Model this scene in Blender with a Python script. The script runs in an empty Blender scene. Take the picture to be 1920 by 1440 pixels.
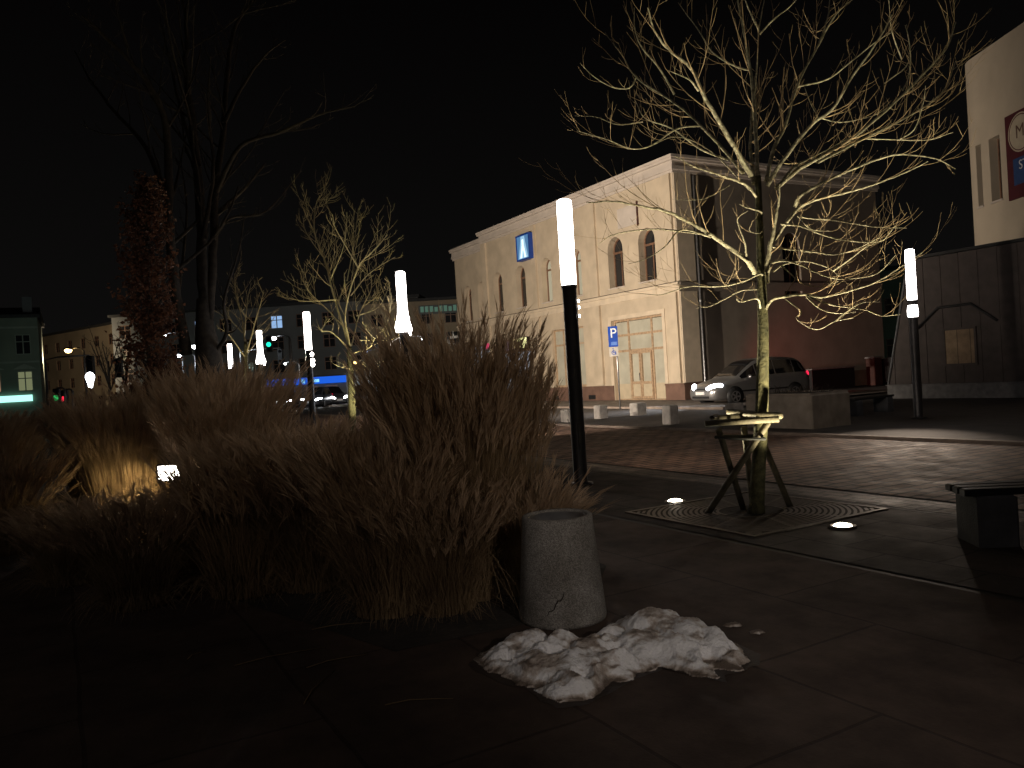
import bpy, bmesh, math, random
from mathutils import Vector, Matrix
from mathutils.geometry import tessellate_polygon
R = math.radians
PI = math.pi
scene = bpy.context.scene
COL = scene.collection
random.seed(7)

# ------------------------------------------------------------------ camera
F_PX, ROLL, PITCH, EYE = 1500.0, 0.061, 0.0093, 1.55
FW = Vector((0, math.cos(PITCH), -math.sin(PITCH)))
_R0 = Vector((1, 0, 0)); _U0 = Vector((0, math.sin(PITCH), math.cos(PITCH)))
RT = math.cos(ROLL) * _R0 - math.sin(ROLL) * _U0
UP = math.sin(ROLL) * _R0 + math.cos(ROLL) * _U0
cam_d = bpy.data.cameras.new('camera'); cam = bpy.data.objects.new('camera', cam_d); COL.objects.link(cam)
M = Matrix.Identity(4)
for i in range(3):
    M[i][0], M[i][1], M[i][2] = RT[i], UP[i], -FW[i]
M[2][3] = EYE
cam.matrix_world = M
cam_d.sensor_width = 36.0; cam_d.lens = 36.0 * F_PX / 1920.0
cam_d.clip_start = 0.05; cam_d.clip_end = 1500
scene.camera = cam

# ------------------------------------------------------------------ world, exposure
w = bpy.data.worlds.new('World'); scene.world = w; w.use_nodes = True
nt = w.node_tree; nt.nodes.clear()
wo = nt.nodes.new('ShaderNodeOutputWorld'); bg = nt.nodes.new('ShaderNodeBackground')
tc = nt.nodes.new('ShaderNodeTexCoord'); sx = nt.nodes.new('ShaderNodeSeparateXYZ'); rp = nt.nodes.new('ShaderNodeValToRGB')
nt.links.new(tc.outputs['Generated'], sx.inputs[0]); nt.links.new(sx.outputs['Z'], rp.inputs[0])
rp.color_ramp.elements[0].position = 0.0; rp.color_ramp.elements[0].color = (0.0044, 0.0042, 0.0040, 1)
rp.color_ramp.elements[1].position = 0.42; rp.color_ramp.elements[1].color = (0.0012, 0.0010, 0.0010, 1)
nt.links.new(rp.outputs[0], bg.inputs[0]); bg.inputs[1].default_value = 1.0
nt.links.new(bg.outputs[0], wo.inputs[0])
scene.view_settings.view_transform = 'Standard'; scene.view_settings.look = 'None'
scene.view_settings.exposure = 0; scene.view_settings.gamma = 1
scene.cycles.use_denoising = True
scene.cycles.max_bounces = 5; scene.cycles.diffuse_bounces = 3; scene.cycles.glossy_bounces = 3
scene.cycles.transmission_bounces = 4; scene.cycles.transparent_max_bounces = 6
scene.cycles.sample_clamp_indirect = 3.0
scene.cycles.caustics_reflective = False; scene.cycles.caustics_refractive = False

# plaza frame: u runs away along the lamp row, v to the right across the street
UDV = Vector((-0.49214, 0.87052, 0)); VDV = Vector((0.87052, 0.49214, 0))
PR = math.atan2(-0.87052, 0.49214)          # local x = -u, local y = v
def uv(u, v, z=0.0): return UDV * u + VDV * v + Vector((0, 0, z))
def ray(px, py): return FW + RT * ((px - 960) / F_PX) + UP * ((720 - py) / F_PX)
def dep(px, py, Y):
    d = ray(px, py); return Vector((0, 0, EYE)) + d * (Y / d.y)
def gnd(px, py, z=0.0):
    d = ray(px, py); return Vector((0, 0, EYE)) + d * ((z - EYE) / d.z)

# ------------------------------------------------------------------ lamps' own light, and added fill
def spot(name, loc, target, power, angle, col=(1, .86, .68), blend=.6, radius=.08):
    l = bpy.data.lights.new(name, 'SPOT'); l.energy = power; l.color = col
    l.spot_size = R(angle); l.spot_blend = blend; l.shadow_soft_size = radius
    o = bpy.data.objects.new(name, l); COL.objects.link(o)
    o.location = loc; d = Vector(target) - Vector(loc)
    o.rotation_euler = d.to_track_quat('-Z', 'Y').to_euler()
    return o
WARM = (1.0, .85, .68); WARMW = (1.0, .86, .72); COOL = (.86, .92, 1.0)
STN = Vector((7.62, 35.34, 0))               # street corner of the station
spot('column_spot_light', (-6.0, 25.0, 2.9), STN + UDV * 5 + Vector((0, 0, 5.4)), 14000, 112, WARM, .8)
spot('column_spot_light', (-9.5, 31.4, 2.9), STN + UDV * 14 + Vector((0, 0, 6.5)), 1900, 110, WARM, .8)
spot('column_spot_light', (-2.1, 17.4, 2.6), (3.6, 25.2, 0.0), 2300, 48, WARMW, .9)
spot('column_spot_light', (1.05, 11.2, 2.55), uv(9.5, 24, 8), 220, 100, WARMW, .9)
spot('column_spot_light', (1.3, 10.9, 2.5), (17.0, 27.0, 9), 1350, 46, WARMW, .8)
spot('column_spot_light', (1.25, 11.15, 2.6), (5.0, 15.5, 0), 210, 96, (1, .80, .62), 1.0)
spot('column_spot_light', (9.1, 18.3, 2.5), (6.7, 14.3, 0), 620, 47, (1, .80, .62), 1.0)
spot('street_fill_light', (4.2, -4.5, 4.0), (.92, 4.75, 0.1), 640, 23, (1, .87, .77), 1.0, .12)  # unseen lamp behind the camera, narrowed onto snow and bin
spot('street_fill_light', (4.2, -4.5, 4.4), (-1.1, 6.9, 2.4), 560, 27, (1, .79, .56), 1.0, .2)  # unseen fill added at the same place for the grass tops
spot('street_fill_light', (-3.5, -7.0, 8.5), (-1.5, 5.0, 0), 370, 100, (1, .88, .80), .9, .3)  # unseen broad fill added to lift the dark foreground
spot('column_spot_light', (-2.05, 16.9, 2.7), (-1.1, 6.0, 2.0), 480, 36, (1, .88, .80), .9)
spot('column_spot_light', (-9.5, 30.9, 2.7), (-2.8, 8.0, 1.9), 1300, 42, (1, .84, .72), .9)

# ------------------------------------------------------------------ materials
def pm(name, col, rough=.6, var=.15, scale=6, bump=0.0, bscale=None, metal=0.0, spec=.5, coord='Object', detail=6, col2=None):
    m = bpy.data.materials.new(name); m.use_nodes = True
    n = m.node_tree.nodes; L = m.node_tree.links; b = n['Principled BSDF']
    b.inputs['Roughness'].default_value = rough; b.inputs['Metallic'].default_value = metal
    b.inputs['Specular IOR Level'].default_value = spec
    t = n.new('ShaderNodeTexCoord'); no = n.new('ShaderNodeTexNoise')
    no.inputs['Scale'].default_value = scale; no.inputs['Detail'].default_value = detail
    L.new(t.outputs[coord], no.inputs['Vector'])
    r = n.new('ShaderNodeValToRGB'); L.new(no.outputs['Fac'], r.inputs[0])
    lo = tuple(c * (1 - var) for c in col); hi = col2 or tuple(min(1, c * (1 + var)) for c in col)
    r.color_ramp.elements[0].position = .32; r.color_ramp.elements[0].color = (*lo, 1)
    r.color_ramp.elements[1].position = .68; r.color_ramp.elements[1].color = (*hi, 1)
    L.new(r.outputs[0], b.inputs['Base Color'])
    if bump:
        n2 = n.new('ShaderNodeTexNoise'); n2.inputs['Scale'].default_value = bscale or scale * 6
        n2.inputs['Detail'].default_value = 4
        L.new(t.outputs[coord], n2.inputs['Vector'])
        bp = n.new('ShaderNodeBump'); bp.inputs['Strength'].default_value = bump; bp.inputs['Distance'].default_value = .02
        L.new(n2.outputs['Fac'], bp.inputs['Height']); L.new(bp.outputs[0], b.inputs['Normal'])
    return m
def leafy(m, k=.4):
    n = m.node_tree.nodes; L = m.node_tree.links; b = n['Principled BSDF']; out = n['Material Output']
    tr = n.new('ShaderNodeBsdfTranslucent'); mx = n.new('ShaderNodeMixShader'); mx.inputs[0].default_value = k
    src = b.inputs['Base Color'].links[0].from_socket
    L.new(src, tr.inputs[0]); L.new(b.outputs[0], mx.inputs[1]); L.new(tr.outputs[0], mx.inputs[2]); L.new(mx.outputs[0], out.inputs[0]); return m
def em(name, col, strength):
    m = bpy.data.materials.new(name); m.use_nodes = True
    n = m.node_tree.nodes; n.clear(); o = n.new('ShaderNodeOutputMaterial'); e = n.new('ShaderNodeEmission')
    e.inputs[0].default_value = (*col, 1); e.inputs[1].default_value = strength
    m.node_tree.links.new(e.outputs[0], o.inputs[0]); return m
def paving(name, c1, c2, mortar, bw, bh, msize, rough=.55, bump=.4, offset=.5, wet=.25, spec=.5, turn=False):
    """paver pattern in the object's own plane"""
    m = bpy.data.materials.new(name); m.use_nodes = True
    n = m.node_tree.nodes; L = m.node_tree.links; b = n['Principled BSDF']; b.inputs['Specular IOR Level'].default_value = spec
    t = n.new('ShaderNodeTexCoord'); nz = n.new('ShaderNodeTexNoise'); nz.inputs['Scale'].default_value = 1.3; nz.inputs['Detail'].default_value = 3
    L.new(t.outputs['Object'], nz.inputs['Vector'])
    ad = n.new('ShaderNodeMixRGB'); ad.blend_type = 'LINEAR_LIGHT'; ad.inputs[0].default_value = min(.03, bh * .04)
    L.new(t.outputs['Object'], ad.inputs[1]); L.new(nz.outputs['Color'], ad.inputs[2])
    br = n.new('ShaderNodeTexBrick'); br.offset = offset
    br.inputs['Scale'].default_value = 1.0; br.inputs['Brick Width'].default_value = bw; br.inputs['Row Height'].default_value = bh
    br.inputs['Mortar Size'].default_value = msize; br.inputs['Mortar Smooth'].default_value = .3
    br.inputs['Color1'].default_value = (*c1, 1); br.inputs['Color2'].default_value = (*c2, 1); br.inputs['Mortar'].default_value = (*mortar, 1)
    mp = n.new('ShaderNodeMapping'); mp.inputs['Rotation'].default_value = (0, 0, PI / 2 if turn else 0)
    L.new(ad.outputs[0], mp.inputs[0]); L.new(mp.outputs[0], br.inputs['Vector'])
    n2 = n.new('ShaderNodeTexNoise'); n2.inputs['Scale'].default_value = 2.2; n2.inputs['Detail'].default_value = 8; n2.inputs['Roughness'].default_value = .65
    L.new(t.outputs['Object'], n2.inputs['Vector'])
    rr = n.new('ShaderNodeValToRGB'); rr.color_ramp.elements[0].position = .3; rr.color_ramp.elements[0].color = (.55, .55, .55, 1)
    rr.color_ramp.elements[1].position = .7; rr.color_ramp.elements[1].color = (1.25, 1.2, 1.15, 1)
    L.new(n2.outputs['Fac'], rr.inputs[0])
    mx = n.new('ShaderNodeMixRGB'); mx.blend_type = 'MULTIPLY'; mx.inputs[0].default_value = 1
    L.new(br.outputs['Color'], mx.inputs[1]); L.new(rr.outputs[0], mx.inputs[2]); L.new(mx.outputs[0], b.inputs['Base Color'])
    r3 = n.new('ShaderNodeMapRange'); r3.inputs['From Min'].default_value = .3; r3.inputs['From Max'].default_value = .7
    r3.inputs['To Min'].default_value = rough + wet * .5; r3.inputs['To Max'].default_value = max(.15, rough - wet * .5)
    L.new(n2.outputs['Fac'], r3.inputs['Value']); L.new(r3.outputs[0], b.inputs['Roughness'])
    n4 = n.new('ShaderNodeTexNoise'); n4.inputs['Scale'].default_value = 60; n4.inputs['Detail'].default_value = 4
    L.new(t.outputs['Object'], n4.inputs['Vector'])
    ma = n.new('ShaderNodeMath'); ma.operation = 'MULTIPLY_ADD'; ma.inputs[1].default_value = -1.0
    L.new(br.outputs['Fac'], ma.inputs[0])
    m5 = n.new('ShaderNodeMath'); m5.operation = 'MULTIPLY'; m5.inputs[1].default_value = .5
    L.new(n4.outputs['Fac'], m5.inputs[0]); L.new(m5.outputs[0], ma.inputs[2])
    bp = n.new('ShaderNodeBump'); bp.inputs['Strength'].default_value = bump; bp.inputs['Distance'].default_value = .012
    L.new(ma.outputs[0], bp.inputs['Height']); L.new(bp.outputs[0], b.inputs['Normal'])
    return m
def glass_dark(name, col=(.02, .02, .022), rough=.08):
    return pm(name, col, rough, .1, 2, spec=.6)

MT = dict(
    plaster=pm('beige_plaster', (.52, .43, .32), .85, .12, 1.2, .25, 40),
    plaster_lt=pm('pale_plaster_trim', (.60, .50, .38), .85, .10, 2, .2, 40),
    cornice=pm('weathered_cornice', (.52, .455, .40), .85, .09, 1.6, .3, 30),
    plinth=pm('brown_plinth', (.15, .085, .062), .8, .2, 2, .3, 30),
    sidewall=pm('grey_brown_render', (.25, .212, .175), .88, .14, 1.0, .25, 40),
    roof=pm('dark_roof', (.03, .03, .03), .8, .2, 4),
    wood=pm('varnished_window_wood', (.40, .28, .18), .45, .25, 9),
    darkwood=pm('dark_window_frame', (.17, .09, .055), .5, .25, 9),
    glass=glass_dark('night_glass'),
    curtain=pm('curtained_glass', (.46, .44, .36), .25, .12, 1.5, spec=.6),
    panel=pm('pale_door_panel', (.50, .42, .30), .5, .08, 4),
    metal=pm('dark_lamp_metal', (.05, .048, .052), .42, .2, 8, metal=.3),
    galv=pm('galvanised_steel', (.36, .36, .37), .38, .2, 12, metal=.8),
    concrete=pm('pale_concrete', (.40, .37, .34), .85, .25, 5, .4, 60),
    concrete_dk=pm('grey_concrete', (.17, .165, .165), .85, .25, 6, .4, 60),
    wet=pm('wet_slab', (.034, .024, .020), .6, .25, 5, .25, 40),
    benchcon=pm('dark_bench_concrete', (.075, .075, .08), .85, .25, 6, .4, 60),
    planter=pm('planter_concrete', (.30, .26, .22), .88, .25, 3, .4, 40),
    bark=pm('mossy_bark', (.07, .068, .030), .85, .5, 14, .7, 45, col2=(.13, .12, .058)),
    twig=pm('pale_bark', (.34, .29, .18), .75, .6, 26, .8, 70, col2=(.58, .54, .39)),
    shoot=pm('brown_shoot_bark', (.40, .29, .17), .7, .35, 10),
    shoot_mid=pm('brown_shoot_bark_far', (.44, .35, .19), .7, .3, 6),
    twig_mid=pm('pale_bark_far', (.40, .34, .20), .75, .3, 6),
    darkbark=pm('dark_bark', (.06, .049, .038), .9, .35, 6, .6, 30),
    stake=pm('peeled_stake_wood', (.085, .072, .045), .75, .35, 14, .4, 40),
    strap=pm('black_strap', (.015, .015, .015), .7, .2, 10),
    leafred=pm('dry_oak_leaf', (.11, .045, .028), .6, .5, 3, col2=(.24, .12, .07)),
    grass=pm('dry_grass_blade', (.25, .165, .09), .75, .4, 2.2, col2=(.37, .265, .15)),
    plume=pm('dry_grass_plume', (.43, .30, .19), .9, .25, 3, col2=(.56, .42, .29)),
    snow=None, black=pm('black_plastic', (.012, .012, .013), .5, .2, 8),
    rubber=pm('tyre_rubber', (.018, .018, .018), .8, .2, 20),
    silver=pm('silver_car_paint', (.33, .325, .325), .3, .05, 6, metal=.7),
    darkcar=pm('dark_car_paint', (.05, .05, .06), .3, .05, 6, metal=.4),
    carglass=glass_dark('car_glass', (.008, .008, .009), .05),
    white=pm('white_paint', (.75, .75, .74), .5, .05, 6),
    blue=pm('blue_sign_paint', (.012, .06, .36), .4, .06, 6),
    bluelt=pm('light_blue_print', (.10, .20, .55), .4, .06, 6),
    grey=pm('grey_sign_back', (.45, .42, .38), .5, .1, 6),
    maroon=pm('maroon_banner', (.085, .012, .018), .7, .15, 4),
    cream=pm('cream_emblem', (.55, .47, .35), .7, .08, 6),
    navy=pm('navy_panel', (.03, .07, .20), .6, .1, 6),
    whitewall=pm('offwhite_render', (.52, .44, .34), .88, .10, .8, .25, 30),
    board=pm('dark_boarding', (.075, .06, .055), .8, .2, 3),
    brick=None, redpost=pm('red_painted_post', (.06, .02, .015), .6, .2, 5),
    soil=pm('dark_soil', (.022, .017, .013), .95, .4, 5, .8, 20),
    grate=pm('cast_iron_grate', (.12, .10, .085), .5, .3, 18, metal=.4),
    greenwall=pm('green_grey_render', (.17, .20, .155), .9, .15, .4),
    beigeflat=pm('beige_panel_render', (.30, .24, .165), .9, .2, .25),
    greyflat=pm('grey_panel_render', (.14, .145, .145), .9, .2, .2),
    trimgreen=pm('pale_window_trim', (.26, .29, .24), .8, .1, 2),
    drygrass=pm('winter_lawn', (.075, .07, .03), .95, .4, 3, .6, 12),
)
MT['brick'] = paving('pale_brick_infill', (.34, .26, .17), (.28, .20, .13), (.09, .07, .05), .42, .2, .012, .85, .5)
def snow_mat():
    m = pm('old_snow', (.62, .60, .57), .8, .12, 9, .6, 80)
    n = m.node_tree.nodes; L = m.node_tree.links; b = n['Principled BSDF']
    t = n.new('ShaderNodeTexCoord'); no = n.new('ShaderNodeTexNoise'); no.inputs['Scale'].default_value = 6; no.inputs['Detail'].default_value = 8; no.inputs['Roughness'].default_value = .62
    L.new(t.outputs['Object'], no.inputs['Vector'])
    sp = n.new('ShaderNodeSeparateXYZ'); L.new(t.outputs['Object'], sp.inputs[0])
    low = n.new('ShaderNodeMapRange'); low.inputs['From Min'].default_value = .004; low.inputs['From Max'].default_value = .035; low.inputs['To Min'].default_value = -.22; low.inputs['To Max'].default_value = 0  # low snow browned like slush; shade of the hollows painted in too
    L.new(sp.outputs['Z'], low.inputs['Value'])
    g = n.new('ShaderNodeNewGeometry'); sn = n.new('ShaderNodeSeparateXYZ'); L.new(g.outputs['Normal'], sn.inputs[0])
    up = n.new('ShaderNodeMapRange'); up.inputs['From Min'].default_value = .75; up.inputs['From Max'].default_value = 1.0; up.inputs['To Min'].default_value = 0; up.inputs['To Max'].default_value = -.13
    L.new(sn.outputs['Z'], up.inputs['Value'])
    a1 = n.new('ShaderNodeMath'); L.new(no.outputs['Fac'], a1.inputs[0]); L.new(low.outputs[0], a1.inputs[1])
    a2 = n.new('ShaderNodeMath'); L.new(a1.outputs[0], a2.inputs[0]); L.new(up.outputs[0], a2.inputs[1])
    r = n.new('ShaderNodeValToRGB'); r.color_ramp.elements[0].position = .24; r.color_ramp.elements[0].color = (.15, .115, .09, 1)
    r.color_ramp.elements[1].position = .48; r.color_ramp.elements[1].color = (.84, .84, .85, 1)
    e = r.color_ramp.elements.new(.36); e.color = (.46, .40, .35, 1)
    L.new(a2.outputs[0], r.inputs[0]); L.new(r.outputs[0], b.inputs['Base Color'])
    b.inputs['Subsurface Weight'].default_value = .3; b.inputs['Subsurface Radius'].default_value = (.02, .02, .022); b.inputs['Subsurface Scale'].default_value = .6
    return m
for k_ in ('grass', 'plume', 'leafred'): leafy(MT[k_], .42)
MT['snow'] = snow_mat()
def terrazzo():
    m = pm('exposed_aggregate', (.25, .24, .225), .8, .1, 3, .5, 120)
    n = m.node_tree.nodes; L = m.node_tree.links; b = n['Principled BSDF']
    t = n.new('ShaderNodeTexCoord'); v = n.new('ShaderNodeTexVoronoi'); v.inputs['Scale'].default_value = 210
    L.new(t.outputs['Object'], v.inputs['Vector'])
    sp = n.new('ShaderNodeSeparateColor'); L.new(v.outputs['Color'], sp.inputs[0])
    r = n.new('ShaderNodeValToRGB'); r.color_ramp.elements[0].position = .1; r.color_ramp.elements[0].color = (.15, .14, .13, 1)
    r.color_ramp.elements[1].position = .9; r.color_ramp.elements[1].color = (.36, .345, .32, 1)
    e = r.color_ramp.elements.new(.5); e.color = (.24, .23, .21, 1)
    L.new(sp.outputs[0], r.inputs[0])
    no = n.new('ShaderNodeTexNoise'); no.inputs['Scale'].default_value = 3.5; no.inputs['Detail'].default_value = 5
    L.new(t.outputs['Object'], no.inputs['Vector'])
    r2 = n.new('ShaderNodeValToRGB'); r2.color_ramp.elements[0].position = .35; r2.color_ramp.elements[0].color = (.62, .6, .57, 1)
    r2.color_ramp.elements[1].position = .6; r2.color_ramp.elements[1].color = (1, 1, 1, 1); L.new(no.outputs['Fac'], r2.inputs[0])
    mx = n.new('ShaderNodeMixRGB'); mx.blend_type = 'MULTIPLY'; mx.inputs[0].default_value = 1
    L.new(r.outputs[0], mx.inputs[1]); L.new(r2.outputs[0], mx.inputs[2]); L.new(mx.outputs[0], b.inputs['Base Color'])
    return m
MT['terrazzo'] = terrazzo()
E_TUBE = em('lit_tube', (1, .93, .88), 12)
E_SPOT = em('lit_spot_lens', (1, .92, .84), 25)
E_UP = em('lit_ground_lens', (1, .90, .70), 30)
E_HEAD = em('headlight_glow', (.95, .97, 1.0), 22)
E_TAIL = em('tail_light_glow', (1, .02, .07), 1.6)
E_WIN = em('lit_room', (1.0, .88, .60), .42)
E_WINO = em('lit_room_orange', (1.0, .50, .28), .50)
E_WING = em('lit_room_green', (.62, .68, .36), .26)
E_WINB = em('lit_room_blue', (.38, .62, 1.0), .75)
E_CYAN = em('cyan_shop_sign', (.42, 1.0, .86), 1.5)
E_BLUE = em('blue_shop_sign', (.02, .16, 1.0), .75)
E_BLUEW = em('blue_sign_words', (.25, .65, 1.0), 1.3)
E_YEL = em('yellow_sign', (1.0, .95, .42), 1.6)
E_PINK = em('pink_sign', (1.0, .10, .22), .6)
E_SHOP = em('shop_interior', (.78, .82, .90), .40)
E_POSTER = em('backlit_poster', (.50, .32, .36), .32)
E_LAMPW = em('white_street_lamp', (.93, .97, 1.0), 14)
E_LAMPO = em('orange_street_lamp', (1.0, .62, .22), 14)
E_GREEN = em('green_signal', (.02, 1.0, .62), 1.3)
E_RED = em('red_signal', (1.0, .02, .06), 1.6)
E_LBOX = em('lightbox_blue', (.16, .38, .70), .55); E_LBOXM = em('lightbox_pale_blue', (.42, .70, .95), .8)
E_LBOXW = em('lightbox_white', (.75, .95, 1.0), 1.3)

# ------------------------------------------------------------------ mesh helpers
class MB:
    def __init__(s): s.v = []; s.f = []
    def add(s, vs, fs):
        o = len(s.v); s.v += [tuple(p) for p in vs]; s.f += [tuple(i + o for i in f) for f in fs]; return s
    def box(s, x0, x1, y0, y1, z0, z1, mat=None):
        vs = [Vector((x, y, z)) for x in (x0, x1) for y in (y0, y1) for z in (z0, z1)]
        if mat: vs = [mat @ p for p in vs]
        return s.add(vs, [(0, 1, 3, 2), (4, 6, 7, 5), (0, 4, 5, 1), (2, 3, 7, 6), (0, 2, 6, 4), (1, 5, 7, 3)])
    def cbox(s, x0, x1, y0, y1, z0, z1, c=.02):
        """box with chamfered upright and top edges"""
        def ring(i, z): return [(x0 + i + c, y0 + i, z), (x1 - i - c, y0 + i, z), (x1 - i, y0 + i + c, z), (x1 - i, y1 - i - c, z), (x1 - i - c, y1 - i, z), (x0 + i + c, y1 - i, z), (x0 + i, y1 - i - c, z), (x0 + i, y0 + i + c, z)]
        vs = ring(0, z0) + ring(0, z1 - c) + ring(c, z1)
        fs = [tuple(range(7, -1, -1))]
        for k in range(2):
            fs += [(k * 8 + i, k * 8 + (i + 1) % 8, k * 8 + 8 + (i + 1) % 8, k * 8 + 8 + i) for i in range(8)]
        fs.append(tuple(range(16, 24)))
        return s.add(vs, fs)
    def tube(s, pts, rad, n=8, cap=True):
        pts = [Vector(p) for p in pts]; m = len(pts)
        if isinstance(rad, (int, float)): rad = [rad] * m
        t0 = (pts[1] - pts[0]).normalized()
        a = t0.orthogonal().normalized(); vs = []; fs = []
        for i, p in enumerate(pts):
            t = (pts[min(i + 1, m - 1)] - pts[max(i - 1, 0)])
            t = t.normalized() if t.length > 1e-9 else t0
            a = (a - t * a.dot(t)); a = a.normalized() if a.length > 1e-6 else t.orthogonal().normalized()
            b = t.cross(a)
            for k in range(n):
                q = 2 * PI * k / n; vs.append(p + (a * math.cos(q) + b * math.sin(q)) * rad[i])
        for i in range(m - 1):
            for k in range(n):
                fs.append((i * n + k, i * n + (k + 1) % n, (i + 1) * n + (k + 1) % n, (i + 1) * n + k))
        if cap:
            fs.append(tuple(range(n - 1, -1, -1))); fs.append(tuple((m - 1) * n + k for k in range(n)))
        return s.add(vs, fs)
    def lathe(s, prof, n=24, c=(0, 0, 0), closed=False):
        vs = []; fs = []; m = len(prof)
        for r, z in prof:
            for k in range(n):
                q = 2 * PI * k / n; vs.append((c[0] + r * math.cos(q), c[1] + r * math.sin(q), c[2] + z))
        rng = m if closed else m - 1
        for i in range(rng):
            j = (i + 1) % m
            for k in range(n):
                fs.append((i * n + k, i * n + (k + 1) % n, j * n + (k + 1) % n, j * n + k))
        return s.add(vs, fs)
    def sphere(s, c, r, n=10, sq=(1, 1, 1)):
        vs = []; fs = []; h = n // 2
        for i in range(h + 1):
            a = PI * i / h
            for k in range(n):
                q = 2 * PI * k / n
                vs.append((c[0] + sq[0] * r * math.sin(a) * math.cos(q), c[1] + sq[1] * r * math.sin(a) * math.sin(q), c[2] + sq[2] * r * math.cos(a)))
        for i in range(h):
            for k in range(n): fs.append((i * n + k, i * n + (k + 1) % n, (i + 1) * n + (k + 1) % n, (i + 1) * n + k))
        return s.add(vs, fs)
    def prism(s, poly, y0, y1):
        """polygon in x,z extruded along y"""
        n = len(poly); vs = [(x, y0, z) for x, z in poly] + [(x, y1, z) for x, z in poly]
        fs = [tuple(range(n)), tuple(range(2 * n - 1, n - 1, -1))] + [(i, n + i, n + (i + 1) % n, (i + 1) % n) for i in range(n)]
        return s.add(vs, fs)
    def ring(s, out, inn, y0, y1):
        n = len(out); P = lambda l, y: [(x, y, z) for x, z in l]
        vs = P(out, y0) + P(inn, y0) + P(out, y1) + P(inn, y1); fs = []
        for i in range(n):
            j = (i + 1) % n
            fs += [(i, j, n + j, n + i), (2 * n + i, 3 * n + i, 3 * n + j, 2 * n + j), (i, 2 * n + i, 2 * n + j, j), (n + i, n + j, 3 * n + j, 3 * n + i)]
        return s.add(vs, fs)
    def wall(s, outer, holes, y, depth):
        """wall face in x,z at y with openings, reveals run back by depth"""
        polys = [[Vector((x, z, 0)) for x, z in outer]] + [[Vector((x, z, 0)) for x, z in h] for h in holes]
        flat = [p for l in polys for p in l]
        tris = tessellate_polygon(polys)
        s.add([(p.x, y, p.y) for p in flat], [tuple(t) for t in tris])
        for h in holes:
            n = len(h)
            s.add([(x, y, z) for x, z in h] + [(x, y + depth, z) for x, z in h], [(i, (i + 1) % n, n + (i + 1) % n, n + i) for i in range(n)])
        return s
    def build(s, name, mat, parent=None, smooth=False, loc=None, rotz=None, fix=True):
        me = bpy.data.meshes.new(name); me.from_pydata(s.v, [], s.f); me.materials.append(mat)
        if fix and len(s.f) < 60000:
            bm = bmesh.new(); bm.from_mesh(me); bmesh.ops.recalc_face_normals(bm, faces=bm.faces); bm.to_mesh(me); bm.free()
        if smooth:
            me.polygons.foreach_set('use_smooth', [True] * len(me.polygons))
        o = bpy.data.objects.new(name, me); COL.objects.link(o)
        if parent: o.parent = parent
        if loc is not None: o.location = loc
        if rotz is not None: o.rotation_euler = (0, 0, rotz)
        return o
def tag(o, label, cat, group=None, kind=None):
    o['label'] = label; o['category'] = cat
    if group: o['group'] = group
    if kind: o['kind'] = kind
    return o
def thing(name, label, cat, loc=(0, 0, 0), rotz=0, group=None):
    o = bpy.data.objects.new(name, None); COL.objects.link(o); o.empty_display_size = .2
    o.location = loc; o.rotation_euler = (0, 0, rotz); return tag(o, label, cat, group)
KIDS = {}
def dup(root, label, loc, rotz=None, scale=None):
    def cp(o, par):
        c = o.copy(); COL.objects.link(c)
        if par: c.parent = par
        for ch in [x for x in bpy.data.objects if x.parent == o]: cp(ch, c)
        return c
    r = cp(root, None); r.location = loc; r['label'] = label
    if rotz is not None: r.rotation_euler = (0, 0, rotz)
    if scale is not None: r.scale = scale
    return r
def arch(xc, hw, z0, zt, n=10):
    """round-headed opening, counter-clockwise"""
    sp = zt - hw
    return [(xc - hw, z0), (xc + hw, z0)] + [(xc + hw * math.cos(PI * i / n), sp + hw * math.sin(PI * i / n)) for i in range(n + 1)]
def rect(x0, x1, z0, z1): return [(x0, z0), (x1, z0), (x1, z1), (x0, z1)]
def text_mb(txt, size, depth=.004):
    c = bpy.data.curves.new('t', 'FONT'); c.body = txt; c.size = size; c.extrude = depth; c.align_x = 'CENTER'; c.align_y = 'CENTER'
    o = bpy.data.objects.new('t', c); COL.objects.link(o)
    dg = bpy.context.evaluated_depsgraph_get(); me = bpy.data.meshes.new_from_object(o.evaluated_get(dg))
    mb = MB(); mb.add([(v.co.x, -v.co.z, v.co.y) for v in me.vertices], [tuple(p.vertices) for p in me.polygons])
    bpy.data.objects.remove(o); bpy.data.curves.remove(c); bpy.data.meshes.remove(me); return mb
def shift(mb, dx=0, dy=0, dz=0): mb.v = [(x + dx, y + dy, z + dz) for x, y, z in mb.v]; return mb
def struct(name, mb, m, rotz=PR, loc=(0, 0, 0)):
    o = mb.build(name, m, None, False, loc, rotz); o['kind'] = 'structure'; return o

# ------------------------------------------------------------------ ground sheets (local x = -u, y = v)
def sheet(x0, x1, y0, y1, z): return MB().add([(x0, y0, z), (x1, y0, z), (x1, y1, z), (x0, y1, z)], [(0, 1, 2, 3)])
m_plaza = paving('large_plaza_slabs', (.078, .056, .046), (.065, .048, .040), (.044, .032, .027), 1.5, 1.0, .012, .82, .35, .5, .2, .2)
m_strip = paving('dark_strip_slabs', (.052, .043, .038), (.044, .037, .034), (.02, .016, .014), .8, .55, .014, .75, .3, .5, .2, .2)
m_cob = paving('small_granite_setts', (.15, .115, .095), (.085, .066, .056), (.02, .016, .014), .34, .17, .02, .6, .9, .5, .3)
m_road = paving('brick_road_setts', (.27, .165, .12), (.155, .10, .075), (.028, .019, .015), .40, .20, .026, .72, 1.0, .5, .3, .35, True)
m_asph = pm('dark_asphalt', (.052, .043, .038), .75, .3, 2.5, .5, 90)
m_walk = paving('station_pavement', (.21, .18, .16), (.17, .15, .135), (.06, .05, .045), .5, .5, .012, .7, .4)
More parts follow.
